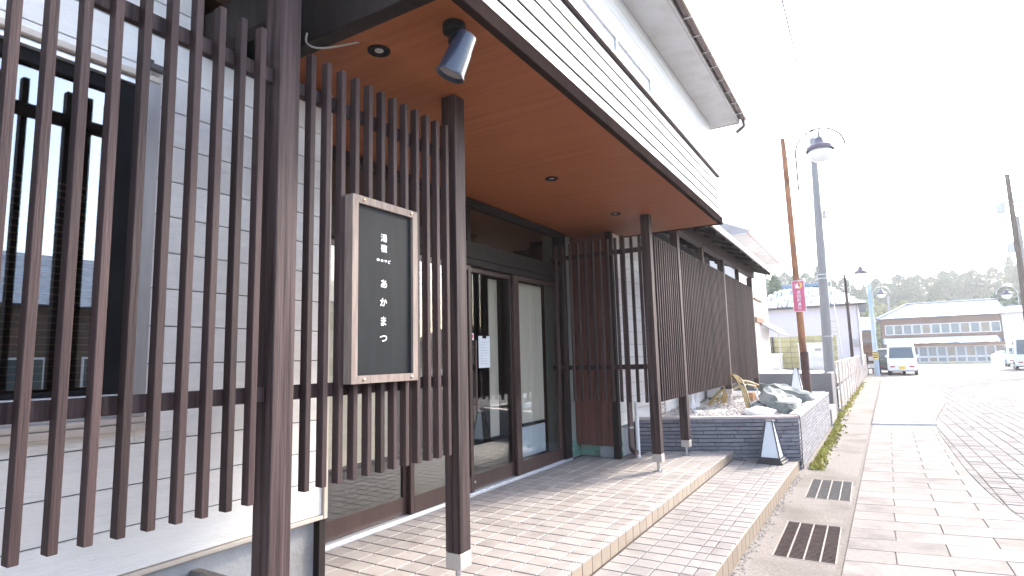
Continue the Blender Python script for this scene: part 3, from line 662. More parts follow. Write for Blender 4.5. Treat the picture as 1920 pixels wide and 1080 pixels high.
# cable from the beam into the ceiling
cb = MB(); cb.tube(spline([(-2.29, 1.84, 3.21), (-2.30, 1.845, 3.165), (-2.26, 1.87, 3.135), (-2.21, 1.93, 3.15), (-2.16, 2.0, 3.185), (-2.13, 2.04, 3.206)]), .005, 6); tag(cb.build('cable', mat('grey_cable', (.35, .32, .3), rough=.6), None, True), 'grey cable looping from the dark beam into the orange ceiling', 'cable')

# ================================================================== upper storey
XU = -2.28
up_z0, up_z1 = 3.861, 6.0
s_ = MB(); s_.box(-8.5, XU - .012, 1.88, 11.38, 3.861, 6.4); s_.box(-3.22, XU - .012, -4, 1.879, 3.612, 6.4); s_.build('upper_wall_core', m_sidingback, inn)
for k in range(12):
    z0 = 3.865 + k * .178; sp = [(-4, 11.39)]
    if 4.55 < z0 + .1 < 5.35: sp = [(-4, 4.96), (7.6, 11.39)]
    for a, b_ in sp: s_ = MB(); s_.box(XU - .0115, XU, a, b_, z0 + .0025, min(z0 + .1755, 5.999), .002); s_.build('siding_board', m_fascia, inn)
    s_ = MB(); s_.box(-8.5, XU - .0115, 11.381, 11.392, z0 + .0025, min(z0 + .1755, 5.999), .002); s_.build('siding_board', m_fascia, inn)
s_ = MB()
for a, b_, c_, d_ in ((4.97, 7.59, 4.58, 4.63), (4.97, 7.59, 5.31, 5.36)): s_.box(XU - .011, XU + .03, a, b_, c_, d_, .003)
for a in (4.97, 6.26, 7.55): s_.box(XU - .010, XU + .029, a, a + .04, 4.631, 5.309, .003)
w3 = s_.build('upper_window', m_aluw, inn)
for a, b_ in ((5.011, 6.259), (6.301, 7.549)): s_ = MB(); s_.box(XU - .011, XU - .002, a, b_, 4.631, 5.309); s_.build('pane', m_frost, w3)
# eave of the upper roof
s_ = MB(); s_.box(XU + .001, -1.80, -4, 11.62, 6.0, 6.03); s_.box(-8.6, XU, 11.395, 11.62, 6.0, 6.03); s_.build('eave_soffit', m_soffit, inn)
s_ = MB(); s_.box(-1.799, -1.76, -4, 11.66, 5.985, 6.16, .004); s_.box(-8.6, -1.80, 11.621, 11.66, 5.985, 6.16, .004); s_.build('eave_fascia', m_alu, inn)
gt = MB(); gt.tube([(-1.70, -4, 6.09), (-1.70, 11.7, 6.09)], .06, 10); go = gt.build('gutter', m_dpipe, inn, True)
for k in range(18):
    b_ = MB(); yy = 2.2 + k * .53; b_.box(-1.765, -1.632, yy, yy + .02, 6.02, 6.035); b_.build('gutter_bracket', m_steel, go)
s_ = MB(); s_.tube([(-1.70, 11.62, 6.05), (-1.70, 11.66, 5.93), (-1.85, 11.72, 5.85)], .035, 8); s_.build('downpipe', m_dpipe, go, True)
s_ = MB(); s_.prism([(-1.74, 6.165), (-5.2, 7.9), (-8.7, 6.165)], 1, -4, 11.7); s_.build('roof', m_rooftile, inn)
# --- low eave over the far slat screen
s_ = MB(); s_.prism([(-1.70, 3.30), (-1.70, 3.345), (-3.05, 3.80), (-3.05, 3.75)], 1, 7.72, 14.15); s_.build('low_roof', m_darkwood, inn)
s_ = MB(); s_.box(-1.70, -1.665, 7.72, 14.17, 3.27, 3.36, .004); s_.build('eave_board', m_alu, inn)
s_ = MB(); s_.box(-2.15, -2.04, 7.705, 13.85, 3.20, 3.42, .005); s_.build('eave_beam', m_post, inn)
for k in range(11):
    b_ = MB(); yy = 7.95 + k * .6; b_.prism([(-1.72, 3.245), (-1.72, 3.298), (-2.9, 3.695), (-2.9, 3.64)], 1, yy, yy + .05); b_.build('rafter', m_darkwood, inn)

# ================================================================== slat screens
SP, SWd, SDp, SZ0, SZ1, XS = .0915, .0275, .043, 1.011, 2.969, -2.076
sm = MB(); sm.box(-SDp, 0, 0, SWd, SZ0, SZ1, .002); me_s = sm.mesh('slat', m_slat)
sm = MB(); sm.box(0, SWd, -SDp, 0, SZ0, SZ1, .002); me_sx = sm.mesh('slat', m_slat)
def screen(label, y0, y1, ylist):
    t = thing('slat_screen', label, 'screen', (XS, (y0 + y1) / 2, SZ0), 'vertical slat screens of the porch')
    for yy in ylist: inst('slat', me_s, t, (XS + random.uniform(-.0007, .0007), yy, random.uniform(-.002, .002)), (0, 0, random.uniform(-.012, .012)))
    for z0, z1 in ((1.397, 1.459), (2.768, 2.832)):
        r_ = MB(); r_.box(XS - SDp - .033, XS - SDp - .001, y0, y1, z0, z1, .003); r_.build('rail', m_post, t)
    return t
screen('tall brown slat screen in front of the window in the white wall', -3.4, 1.529, [.704 + SP * k for k in range(-44, 9)])
screen('brown slat screen behind the black name board', 1.637, 2.786, [1.699 + .0905 * k for k in range(12)])
screen('brown slat screen between the brick planter front posts', 6.672, 7.752, [6.745 + .0905 * k for k in range(11)])
screen('long brown slat screen panel over the middle of the gravel bed', 7.862, 10.70, [7.93 + .0915 * k for k in range(31)])
screen('long brown slat screen panel next to the far end post over the gravel', 10.81, 13.64, [10.87 + .0915 * k for k in range(31)])
t = thing('slat_screen', 'slat screen set across the porch in front of the red brown boards', 'screen', (-2.7, 6.62, SZ0), 'vertical slat screens of the porch')
for k in range(12): inst('slat', me_sx, t, (-3.33 + k * .1005, 6.60 + random.uniform(-.0007, .0007), random.uniform(-.002, .002)))
for z0, z1 in ((1.390, 1.446), (2.775, 2.83)):
    r_ = MB(); r_.box(-3.42, -2.186, 6.601, 6.634, z0, z1, .003); r_.build('rail', m_post, t)
# short struts between the long screen and the eave beam
for q, yy in enumerate((9.15, 12.1)):
    b_ = MB(); b_.box(-2.14, -2.07, yy, yy + .07, 2.97, 3.199, .003); tag(b_.build('strut', m_post), ('short dark strut above the middle long slat panel', 'short dark strut above the far long slat panel')[q], 'strut')

# ================================================================== posts
def post(y0, y1, z0, z1, floor, label, x0=-2.182, x1=-2.075, groove=False):
    t = thing('timber_post', label, 'post', ((x0 + x1) / 2, (y0 + y1) / 2, floor), 'square timber posts of the porch')
    b_ = MB()
    if groove: b_.box(x0, (x0 + x1) / 2 - .0025, y0 + .002, y1 - .002, z0, z1, .003); b_.box((x0 + x1) / 2 + .0025, x1, y0, y1, z0, z1, .003); b_.box((x0 + x1) / 2 - .01, (x0 + x1) / 2 + .01, y0 + .008, y1 - .008, z0 + .001, z1 - .001)
    else: b_.box(x0, x1, y0, y1, z0, z1, .004)
    b_.build('shaft', m_post, t)
    if z0 > floor + .15:
        b_ = MB(); b_.box(x0 + .004, x1 + .003, y0 - .003, y1 + .003, z0 - .088, z0 - .0015, .003); b_.build('shoe', m_bracket, t)
        b_ = MB(); b_.tube([((x0 + x1) / 2, (y0 + y1) / 2, z0 - .089), ((x0 + x1) / 2, (y0 + y1) / 2, floor + .001)], .017, 10); b_.build('foot_rod', m_steel, t, True)
        b_ = MB(); b_.box((x0 + x1) / 2 - .06, (x0 + x1) / 2 + .06, (y0 + y1) / 2 - .06, (y0 + y1) / 2 + .06, floor + .0005, floor + .006, .002); b_.build('foot_plate', m_steel, t)
    return t
post(1.530, 1.636, 0.02, 3.56, 0.0, 'thick brown post with light grain between the first two slat screens')
post(2.787, 2.891, .450, CZ - .001, Z2, 'brown grooved post at the door end of the name board screen', groove=True)
post(6.563, 6.671, .441, CZ - .001, Z2, 'brown post at the corner where the cross screen meets the long screen')
post(7.753, 7.861, .441, 3.199, Z2, 'brown post standing on the tiles against the planter front')
post(10.701, 10.809, .93, 3.199, .62, 'brown post in the middle of the gravel bed screen')
post(13.641, 13.749, .86, 3.199, .62, 'brown end post of the long screen in the gravel bed')

# ================================================================== ceiling lamps
def downlight(x, y, r, label):
    t = thing('downlight', label, 'ceiling lamp', (x, y, CZ), 'recessed downlights in the porch ceiling')
    q = MB(); q.lathe((x, y, CZ), [(r, -.0005), (r, -.008), (r * .85, -.012), (r * .7, -.006), (r * .66, -.001)], 28); q.build('ring', m_black, t, True)
    q = MB(); q.lathe((x, y, CZ), [(r * .4, -.0012), (r * .38, -.004), (r * .1, -.0045)], 20); q.build('lens', m_alu, t, True)
downlight(-2.10, 2.154, .06, 'black recessed downlight over the name board')
downlight(-2.38, 4.69, .06, 'black recessed downlight over the sliding door')
downlight(-2.39, 6.32, .06, 'black recessed downlight beside the cross screen')
sp = thing('spotlight', 'black cylindrical spotlight hanging from the orange porch ceiling', 'spotlight', (-1.62, 2.18, CZ))
q = MB(); q.lathe((-1.62, 2.18, CZ), [(.055, -.0005), (.057, -.004), (.057, -.042), (.05, -.048), (.01, -.049)], 28); q.build('base', m_black, sp, True)
q = MB(); q.tube([(-1.62, 2.18, CZ - .049), (-1.625, 2.178, CZ - .085)], .014, 10); q.lathe((-1.628, 2.178, CZ - .09), [(.004, -.02), (.018, -.016), (.018, .016), (.004, .02)], 14, Matrix.Rotation(R(90), 4, 'X')); q.box(-1.645, -1.62, 2.165, 2.19, CZ - .115, CZ - .075, .004); q.build('swivel', m_black, sp, True)
axis = Vector((-.10, -.055, -.27)).normalized(); Mx = axis.to_track_quat('Z', 'Y').to_matrix().to_4x4()
c0 = Vector((-1.560, 2.206, CZ - .062))
q = MB(); q.lathe(c0, [(.012, 0), (.047, .002), (.053, .008), (.058, .09), (.061, .092), (.070, .216), (.074, .218), (.074, .226), (.068, .226), (.064, .195), (.004, .19)], 32, Mx); q.build('barrel', m_blackp, sp, True)
q = MB(); q.lathe(c0 + axis * .2, [(.0645, 0), (.0645, .005), (.01, .006)], 28, Mx); q.build('lens', m_alu, sp, True)

# ================================================================== name board
sg = thing('name_board', 'framed black name board with white writing on the slats', 'sign', (-2.05, 2.14, 1.45))
y0, y1, z0, z1 = 1.905, 2.368, 1.450, 2.347
xf0, xf1 = -2.0745, -2.022
def mitre(pts): return MB().prism(pts, 0, xf0, xf1)
w = .037
for P in ([(y0, z0), (y0 + w, z0 + w), (y0 + w, z1 - w), (y0, z1)], [(y1, z0), (y1, z1), (y1 - w, z1 - w), (y1 - w, z0 + w)], [(y0 + .0012, z1), (y0 + w + .0008, z1 - w), (y1 - w - .0008, z1 - w), (y1 - .0012, z1)], [(y0 + .0012, z0), (y1 - .0012, z0), (y1 - w - .0008, z0 + w), (y0 + w + .0008, z0 + w)]):
    mitre(P).build('frame_bar', m_signframe, sg)
q = MB(); q.box(-2.07, -2.038, y0 + w - .002, y1 - w + .002, z0 + w - .002, z1 - w + .002); q.build('face', m_signface, sg)
for yy, zz_ in ((1.977, 2.330), (2.318, 2.330), (1.983, 1.468), (2.318, 1.468)):
    q = MB(); q.lathe((xf1 - .0003, yy, zz_), [(.0075, 0), (.0075, .003), (.004, .006), (.0005, .0065)], 12, Matrix.Rotation(R(90), 4, 'Y')); q.build('screw', m_brass, sg, True)
def glyph(ch, yc, zc, hgt, wid, name, x=-2.0376, parent=None, m=None, bold=.012, M=None, ext=.0012, shear=0.):
    c = bpy.data.curves.new('glyph', 'FONT'); c.body = ch; c.size = 1; c.offset = bold; c.resolution_u = 3
    o = bpy.data.objects.new('glyph', c); COL.objects.link(o); bpy.context.view_layer.update()
    dg = bpy.context.evaluated_depsgraph_get(); me = bpy.data.meshes.new_from_object(o.evaluated_get(dg)); bpy.data.objects.remove(o)
    xs_ = [v.co.x for v in me.vertices]; ys_ = [v.co.y for v in me.vertices]
    ax, bx, ay, by = min(xs_), max(xs_), min(ys_), max(ys_)
    mb = MB(); vv = []
    for v in me.vertices:
        u = ((v.co.x - ax) / (bx - ax) - .5) * wid; h = ((v.co.y - ay) / (by - ay) - .5) * hgt; u += shear * h
        vv.append((u, h))
    if M is None:
        P = lambda u, h: (x, yc + u, zc + h)
    else: P = M
    mb.add([P(u, h) for u, h in vv], [tuple(p.vertices) for p in me.polygons])
    return mb.build(name, m or m_letter, parent)
TXT = [('湯', 2.129, 2.168, .037, .041), ('宿', 2.129, 2.115, .037, .041), ('ゆ', 2.090, 2.052, .014, .018), ('の', 2.116, 2.051, .012, .017), ('や', 2.142, 2.051, .014, .019), ('ど', 2.168, 2.050, .016, .018),
       ('あ', 2.130, 1.935, .038, .040), ('か', 2.128, 1.843, .037, .044), ('ま', 2.128, 1.748, .042, .034), ('つ', 2.128, 1.663, .028, .046)]
for ch, yc, zc, h, wd_ in TXT: glyph(ch, yc, zc, h * 1.08, wd_ * 1.08, 'letter', parent=sg, bold=(.006 if ch in '湯宿' else .016) if h > .02 else .025)

# ================================================================== brick planter
pA, pB, pC = Vector((-2.80, 7.85, 0)), Vector((-.868, 8.72, 0)), Vector((-.775, 13.9, 0))
planter = thing('brick_planter', 'low planter of thin grey brown bricks at the end of the porch steps', 'planter', (pB.x, pB.y, 0))
PH = .665
def wallbox(a, b_, th, z0, z1, inset=0.):
    d = (b_ - a).normalized(); n = Vector((-d.y, d.x, 0)); return [a + n * inset, b_ + n * inset, b_ + n * th, a + n * th]
def wall_prism(mb, P, z0, z1): mb.prism([(p.x, p.y) for p in P], 2, z0, z1)
dF = (pB - pA).normalized(); nF = Vector((-dF.y, dF.x, 0)); dS = (pC - pB).normalized(); nS = Vector((-dS.y, dS.x, 0))
# cores, 8 mm behind the brick face, joined at a mitre
inF0, inF1 = pA + nF * .008, pB + nF * .008 - dF * .006
core = MB(); core.prism([(pA.x + nF.x * .016, pA.y + nF.y * .016), (pB.x - .014, pB.y + .014), (pC.x - .016, pC.y), (pC.x - .15, pC.y), (pB.x - .14, pB.y + .12), (pA.x + nF.x * .15, pA.y + nF.y * .15)], 2, -.05, PH - .001)
core.build('core', m_mortar, planter)
CH = PH / 13
def brick_mesh(L): b_ = MB(); b_.box(.0025, L - .0025, 0, .05, .0048, CH - .0048, .0025); return b_.mesh('brick', m_brick)
bmc = {}
def bricks(a, d, length, rowoff, zmin=-.05):
    ang = math.atan2(d.y, d.x)
    for r in range(13):
        s = -(.13 * ((r * 7 + rowoff) % 3)) - .02
        while s < length:
            L = random.choice((.30, .30, .30, .22)); s0 = max(s, 0); s1 = min(s + L, length); L_ = round((s1 - s0) / .02) * .02
            if s1 - s0 > .03:
                if L_ not in bmc: bmc[L_] = brick_mesh(L_)
                p = a + d * s0 + Vector((d.y, -d.x, 0)) * random.uniform(-.0035, .002)
                inst('brick', bmc[L_], planter, (p.x, p.y, r * CH), (0, 0, ang + random.uniform(-.002, .002)), ((s1 - s0) / L_, 1, 1))
            s += L
bricks(pA, dF, (pB - pA).length - .004, 0)
bricks(pB + dS * .004, dS, (pC - pB).length - .004, 1)
# coping slabs
cop = []
n = 7; LF = (pB - pA).length
for k in range(n):
    a = pA + dF * (LF * k / n + .002); b_ = pA + dF * (LF * (k + 1) / n - .002)
    P = [a - nF * .004, b_ - nF * .004, b_ + nF * .13, a + nF * .13]
    if k == n - 1: P[1] = pB + Vector((.001, -.006, 0)); P[2] = pB + Vector((-.15, .075, 0))
    q = MB(); q.prism([(p.x, p.y) for p in P], 2, PH, PH + .03 + random.uniform(-.002, .002)); q.build('coping', m_paver if False else mat('coping_stone', (.40, .33, .31), (.46, .39, .37), 6, rough=.6, rnd=.08, bump=.1), planter)
n = 14; LS = (pC - pB).length
for k in range(n):
    a = pB + dS * (LS * k / n + .002); b_ = pB + dS * (LS * (k + 1) / n - .002)
    P = [a - nS * .005, b_ - nS * .005, b_ + nS * .15, a + nS * .15]
    if k == 0: P[3] = pB + Vector((-.15, .08, 0))
    q = MB(); q.prism([(p.x, p.y) for p in P], 2, PH + .0, PH + .031 + random.uniform(-.002, .002)); q.build('coping', MATS['coping_stone'], planter)
q = MB(); q.prism([(pC.x - .15, pC.y + .003), (pC.x + .02, pC.y + .003), (pC.x + .05, 15.3), (pC.x - .1, 15.3)], 2, -.03, .34); q.build('end_block', m_cpole, planter)
# lamp cable hanging over the planter corner
cb = MB(); cb.tube(spline([(-1.15, 9.05, .705), (-1.0, 8.86, .706), (-.88, 8.77, .703), (-.855, 8.745, .66), (-.852, 8.74, .4), (-.86, 8.735, .15), (-.855, 8.74, .01)]), .006, 6); tag(cb.build('cable', m_wire, None, True), 'black cable running down the corner of the brick planter', 'cable')
# ---- soil and gravel
GZ = .64
bedp = [(pA.x + .1, pA.y + .17), (pB.x - .15, pB.y + .12), (pC.x - .16, 15.42), (-3.4, 15.42), (-3.4, 13.21), (-2.86, 13.21), (-2.86, 8.1)]
q = MB(); q.prism(bedp, 2, .1, GZ - .02); bd = q.build('gravel_bed', m_gravel); struct(bd)
gv = MB(); OCT = [(1, 0, 0), (-1, 0, 0), (0, 1, 0), (0, -1, 0), (0, 0, 1), (0, 0, -1)]; OF = [(0, 2, 4), (2, 1, 4), (1, 3, 4), (3, 0, 4), (2, 0, 5), (1, 2, 5), (3, 1, 5), (0, 3, 5)]
for i in range(9000):
    x = random.uniform(-2.85, -.95); y = 8.05 + (random.random() ** 1.5) * 6.5
    if y < plA(x) + .17: continue
    r = random.uniform(.012, .03); z = GZ - .012 + random.uniform(-.01, .012) + .03 * math.sin(x * 5) * math.sin(y * 3)
    a = random.random() * 6.28; ca, sa = math.cos(a), math.sin(a); e = [random.uniform(.6, 1.2) for _ in range(6)]
    gv.add([(x + (ca * ux * 1.2 - sa * uy) * r * e[k], y + (sa * ux * 1.2 + ca * uy) * r * e[k], z + uz * r * .7 * e[k]) for k, (ux, uy, uz) in enumerate(OCT)], OF)
gv.build('gravel_stones', m_gravel, bd, kind='stuff')
# ---- rocks, snow
def lump(c, rad, name, m, label, cat, flat=None, seed=0, rot=0., amp=.25, sub=2, tilt=0., group=None):
    import bmesh
    rng = random.Random(seed); bm = bmesh.new(); bmesh.ops.create_icosphere(bm, subdivisions=sub + 1, radius=1)
    ph = [(Vector((rng.gauss(0, 1), rng.gauss(0, 1), rng.gauss(0, 1))).normalized(), rng.uniform(.45, .9)) for _ in range(9)]
    for v in bm.verts:
        p = v.co.copy()
        for d, l in ph:
            t_ = p.dot(d)
            if t_ > l: p -= d * (t_ - l) * (1 if amp > .2 else amp * 4)
        if amp <= .2: p *= 1 + .07 * math.sin(p.x * 7 + seed) * math.sin(p.y * 6 + 1) + .05 * math.sin(p.z * 9 + p.x * 5) + rng.uniform(-.02, .02)
        v.co = p
    M = Matrix.Translation(c) @ Matrix.Rotation(rot, 4, 'Z') @ Matrix.Rotation(tilt, 4, 'X') @ Matrix.Diagonal((*rad, 1))
    mb = MB(); bm.verts.index_update(); mb.add([M @ v.co for v in bm.verts], [tuple(v.index for v in f.verts) for f in bm.faces]); bm.free()
    o = mb.build(name, m, None, amp <= .2)
    return tag(o, label, cat, group)
def slabrock(c, L, W, T, rot, tilt, seed, label):
    rng = random.Random(seed); mb = MB(); nx, ny = 24, 16; vv = []; f1, f2, f3 = [rng.uniform(0, 6) for _ in range(3)]
    M = Matrix.Translation(c) @ Matrix.Rotation(rot, 4, 'Z') @ Matrix.Rotation(tilt, 4, 'Y')
    for top in (0, 1):
        for i in range(nx + 1):
            for j in range(ny + 1):
                u = i / nx - .5; v_ = j / ny - .5; k = 1 - .28 * abs(v_) * 2 * (abs(u) * 2) ** 2
                wob = .022 * math.sin(u * 9 + f1) * math.sin(v_ * 7 + f2) + .014 * math.sin(u * 19 + v_ * 11 + f3); z = (T * (.5 if top else -.5)) * (1 - .5 * (abs(u) * 2) ** 3) + wob + rng.uniform(-.004, .004)
                e_ = .03 * math.sin(v_ * 8 + f2) * abs(u) * 2; vv.append(M @ Vector((u * L * k + e_ + rng.uniform(-.004, .004), v_ * W * k + .025 * math.sin(u * 9 + f3) * abs(v_) * 2 + rng.uniform(-.004, .004), z)))
    nn = (nx + 1) * (ny + 1); ff = []
    for i in range(nx):
        for j in range(ny):
            a = i * (ny + 1) + j; ff.append((a, a + 1, a + ny + 2, a + ny + 1)); ff.append((nn + a, nn + a + ny + 1, nn + a + ny + 2, nn + a + 1))
    ring = [i * (ny + 1) for i in range(nx + 1)] + [nx * (ny + 1) + j for j in range(1, ny + 1)] + [i * (ny + 1) + ny for i in range(nx - 1, -1, -1)] + [j for j in range(ny - 1, 0, -1)]
    for a, b_ in zip(ring, ring[1:] + ring[:1]): ff.append((a, b_, nn + b_, nn + a))
    mb.add(vv, ff); return tag(mb.build('garden_rock', m_rock), label, 'rock', 'rocks in the gravel bed')
slabrock((-1.22, 10.08, .76), .70, .62, .20, R(-14), R(33), 3, 'big tilted grey green rock slab with snow on it in the gravel bed')
slabrock((-1.30, 11.6, .78), .95, .55, .26, R(-8), R(14), 5, 'long low grey rock behind the tilted slab in the gravel bed')
slabrock((-1.50, 10.0, .68), .30, .34, .16, R(-30), R(8), 9, 'small bluish grey rock between the snow heap and the tilted slab')
lump((-1.46, 9.45, .645), (.24, .2, .10), 'snow_heap', m_snow, 'small snow heap at the planter corner beside the tilted rock', 'snow', seed=2, amp=.15, sub=3)
lump((-1.10, 9.90, .80), (.17, .22, .055), 'snow_heap', m_snow, 'snow patch lying on top of the tilted rock slab', 'snow', seed=4, amp=.15, sub=3, rot=R(-14), tilt=0)
lump((-2.35, 9.4, .645), (.09, .14, .04), 'snow_heap', m_snow, 'thin snow scrap under the slat screen on the gravel', 'snow', seed=8, amp=.15)
# ---- bamboo arches
def arch(a, b_, h, label, r=.015, n=3):
    t = thing('bamboo_arch', label, 'bamboo hoop', a, 'split bamboo hoops in the gravel bed')
    a, b_ = Vector(a), Vector(b_); d = (b_ - a).normalized(); nrm_ = Vector((-d.y, d.x, 0))
    for k in range(n):
        off = nrm_ * (k - (n - 1) / 2) * r * 2.3; pts = []
        for i in range(17):
            s = i / 16; pts.append(a + (b_ - a) * s + off + Vector((0, 0, h * (1 - abs(2 * s - 1) ** 2.2) + .01 * math.sin(k + i))))
        q = MB(); q.tube(pts, r, 7); q.build('bamboo_strip', m_bamboo, t, True)
    for s in (.22, .5, .78):
        p = a + (b_ - a) * s + Vector((0, 0, h * (1 - abs(2 * s - 1) ** 2.2))); q = MB(); q.lathe(p, [(r * 2.6, -.012), (r * 2.7, 0), (r * 2.6, .012)], 10, Matrix.Rotation(R(90), 4, 'X')); q.build('tie', m_lampframe, t)
arch((-2.28, 10.93, GZ - .03), (-1.72, 10.2, GZ - .03), .56, 'taller split bamboo hoop crossing over the other on the gravel')
arch((-2.50, 10.75, GZ - .03), (-1.68, 12.6, GZ - .03), .41, 'longer split bamboo hoop passing under the tall one')
arch((-2.50, 11.3, GZ - .03), (-1.65, 12.9, GZ - .03), .31, 'lowest split bamboo hoop near the rocks', n=2)
# ---- things behind the screen foot
q = MB(); q.prism([(9.9, GZ - .03), (10.5, GZ - .03), (10.42, .90), (10.34, .90), (10.2, .70), (10.06, .90), (9.98, .90)], 0, -2.74, -2.58); tag(q.build('concrete_cradle', m_white), 'white V notched concrete cradle under the slat screen', 'cradle')
t = thing('outdoor_unit', 'white outdoor air conditioner unit low behind the long slat screen', 'air conditioner', (-2.6, 12.3, GZ))
q = MB(); q.box(-2.79, -2.5, 11.9, 12.7, GZ + .04, 1.14, .02); q.build('case', m_white, t)
q = MB()
for k in range(12): q.box(-2.499, -2.49, 11.96, 12.4, GZ + .1 + k * .034, GZ + .115 + k * .034)
q.build('grille', m_lampframe, t)
q = MB(); q.box(-2.75, -2.53, 11.95, 12.03, GZ - .02, GZ + .039); q.build('leg', m_lampframe, t)
q = MB(); q.box(-2.75, -2.53, 12.57, 12.65, GZ - .02, GZ + .039); q.build('leg', m_lampframe, t)
t = thing('wall_vent', 'cream louvre vent leaning at the wall behind the first long screen post', 'vent', (-2.68, 8.9, GZ))
q = MB(); q.box(-2.74, -2.72, 8.62, 8.66, GZ - .02, .98, .003); q.box(-2.74, -2.72, 8.94, 8.98, GZ - .02, .98, .003); q.build('frame', m_trim, t)
for k in range(6): q = MB(); q.box(-2.742, -2.722, 8.661, 8.939, .63 + k * .055, .65 + k * .055, .002); q.build('louvre', m_trim, t)
q = MB(); q.box(-2.05, -1.95, 12.0, 12.35, GZ, GZ + .14, .008); q.box(-2.0, -1.97, 12.1, 12.13, GZ - .1, GZ - .001); tag(q.build('wood_block', m_orange), 'small orange wooden block stood on the gravel beneath the bamboo', 'block')
# ---- andon lamps
def andon(x, y, z, rz, label, H=.50):
    t = thing('floor_lantern', label, 'lantern', (x, y, z), 'tapered white floor lanterns')
    Rm = Matrix.Translation((x, y, z)) @ Matrix.Rotation(rz, 4, 'Z')
    b0, t0 = .118, .040
    q = MB(); q.box(-.155, .155, -.155, .155, 0, .03, .006); q.box(-.135, .135, -.135, .135, .031, .062, .006); q.xf(Rm); q.build('base', m_lampframe, t)
    z0, z1 = .063, .063 + H
    q = MB(); vv = [(sx * (b0 - .006), sy * (b0 - .006), z0) for sx, sy in ((-1, -1), (1, -1), (1, 1), (-1, 1))] + [(sx * (t0 - .004), sy * (t0 - .004), z1) for sx, sy in ((-1, -1), (1, -1), (1, 1), (-1, 1))]
    q.add(vv, [(0, 1, 5, 4), (1, 2, 6, 5), (2, 3, 7, 6), (3, 0, 4, 7), (4, 5, 6, 7), (3, 2, 1, 0)]); q.xf(Rm); q.build('shade', m_paperlamp, t)
    for sx, sy in ((-1, -1), (1, -1), (1, 1), (-1, 1)):
        q = MB(); a = [Vector((sx * b0, sy * b0, z0)), Vector((sx * t0, sy * t0, z1))]; q.tube(a, .0085, 4); q.xf(Rm); q.build('corner_bar', m_lampframe, t)
    q = MB(); q.box(-t0 - .01, t0 + .01, -t0 - .01, t0 + .01, z1 + .001, z1 + .014, .003); q.xf(Rm); q.build('cap', m_lampframe, t)
    q = MB()
    for a in range(4): q.box(-b0 + .004, b0 - .004, -b0 - .006, -b0 + .004, z0 + .001, z0 + .016, 0, Matrix.Rotation(a * R(90), 4, 'Z'))
    q.xf(Rm); q.build('bottom_rail', m_lampframe, t)
    return t
andon(-1.17, 8.30, Z1 + .001, R(-6), 'white tapered floor lantern on the lower step before the planter', .46)
andon(-1.43, 14.6, GZ - .03, R(-4), 'white tapered floor lantern on the gravel by the rusty pole', .50)

# ================================================================== grey wall, poles, fence
gw = MB(); gw.box(-3.5, -.775, 15.45, 15.62, -.03, 1.03, .012); gw.box(-.90, -.775, 15.621, 16.9, -.03, 1.03, .012)
tag(gw.build('concrete_wall', m_grey), 'dark grey concrete retaining wall behind the gravel bed', 'wall')
lot = MB(); lot.prism([(-.92, 15.63), (-.80, 44), (-14, 60), (-14, 15.63)], 2, .2, .85); struct(lot.build('raised_lot', m_lot))
sn = MB(); nx, ny = 24, 10; rng = random.Random(3); vv = []
for i in range(nx + 1):
    for j in range(ny + 1):
        u = i / nx; v_ = j / ny; e = min(u, 1 - u, v_, 1 - v_) * 4
        vv.append((-4.6 + u * 3.3 + rng.uniform(-.1, .1), 17.0 + v_ * 6.2 + rng.uniform(-.2, .2), .846 + min(1, e) * .08 + rng.uniform(-.02, .025)))
sn.add(vv, [(i * (ny + 1) + j, (i + 1) * (ny + 1) + j, (i + 1) * (ny + 1) + j + 1, i * (ny + 1) + j + 1) for i in range(nx) for j in range(ny)])
s_ = sn.build('snow_field', m_snow, None, True); struct(s_)
# rusty pole with hoop lamp and pink street sign
def hooplamp(x, y, zb, ztop, label, m, r=.055, side=1, hoopz=None, lean=0., scale=1., group=None, hr=.47):
    t = thing('street_lamp', label, 'street lamp', (x, y, zb), group)
    q = MB(); q.tube([(x, y, zb), (x - .02 * lean, y, zb + (ztop - zb) * .35), (x - .05 * lean, y, ztop - .5), (x - .06 * lean, y, ztop)], [r * 1.15, r * 1.05, r * .85, r * .7], 14); q.build('pole', m, t, True)
    hz = hoopz; cx = x + side * (hr + .16) * scale; pts = []
    for i in range(25):
        a = math.pi + (-math.pi) * i / 24 if side > 0 else math.pi * i / 24
        pts.append((cx + hr * scale * math.cos(a) * (1 if side > 0 else 1), y, hz + hr * scale * math.sin(a)))
    if side > 0: pts = [(cx - hr * scale, y, hz - .8 * scale)] + pts
    else: pts = [(cx + hr * scale, y, hz - .8 * scale)] + pts
    q = MB(); q.tube(pts, .017 * scale, 8); q.build('hoop', m_steel if m is not m_rust else m_grate, t, True)
    q = MB()
    for dz in (-.06, -.52): q.tube([(x - .05 * lean, y, hz + dz * scale), (cx - side * hr * scale, y, hz + dz * scale)], .012 * scale, 6)
    q.build('arm', m_grate, t, True)
    q = MB(); q.lathe((cx, y, hz + .0), [(.015, .47 * scale), (.02, .30 * scale), (.06 * scale, .28 * scale), (.10 * scale, .22 * scale), (.12 * scale, .16 * scale), (.26 * scale, .06 * scale), (.28 * scale, -.02 * scale), (.27 * scale, -.03 * scale), (.2 * scale, .03 * scale)], 24); q.build('lamp_hood', mat('bronze_lamp_hood', (.11, .09, .11), (.14, .115, .13), 5, rough=.4), t, True)
    q = MB(); q.lathe((cx, y, hz), [(.2 * scale, .02 * scale), (.235 * scale, -.05 * scale), (.225 * scale, -.14 * scale), (.15 * scale, -.23 * scale), (.03 * scale, -.27 * scale)], 24); q.build('globe', m_globe, t, True)
    return t
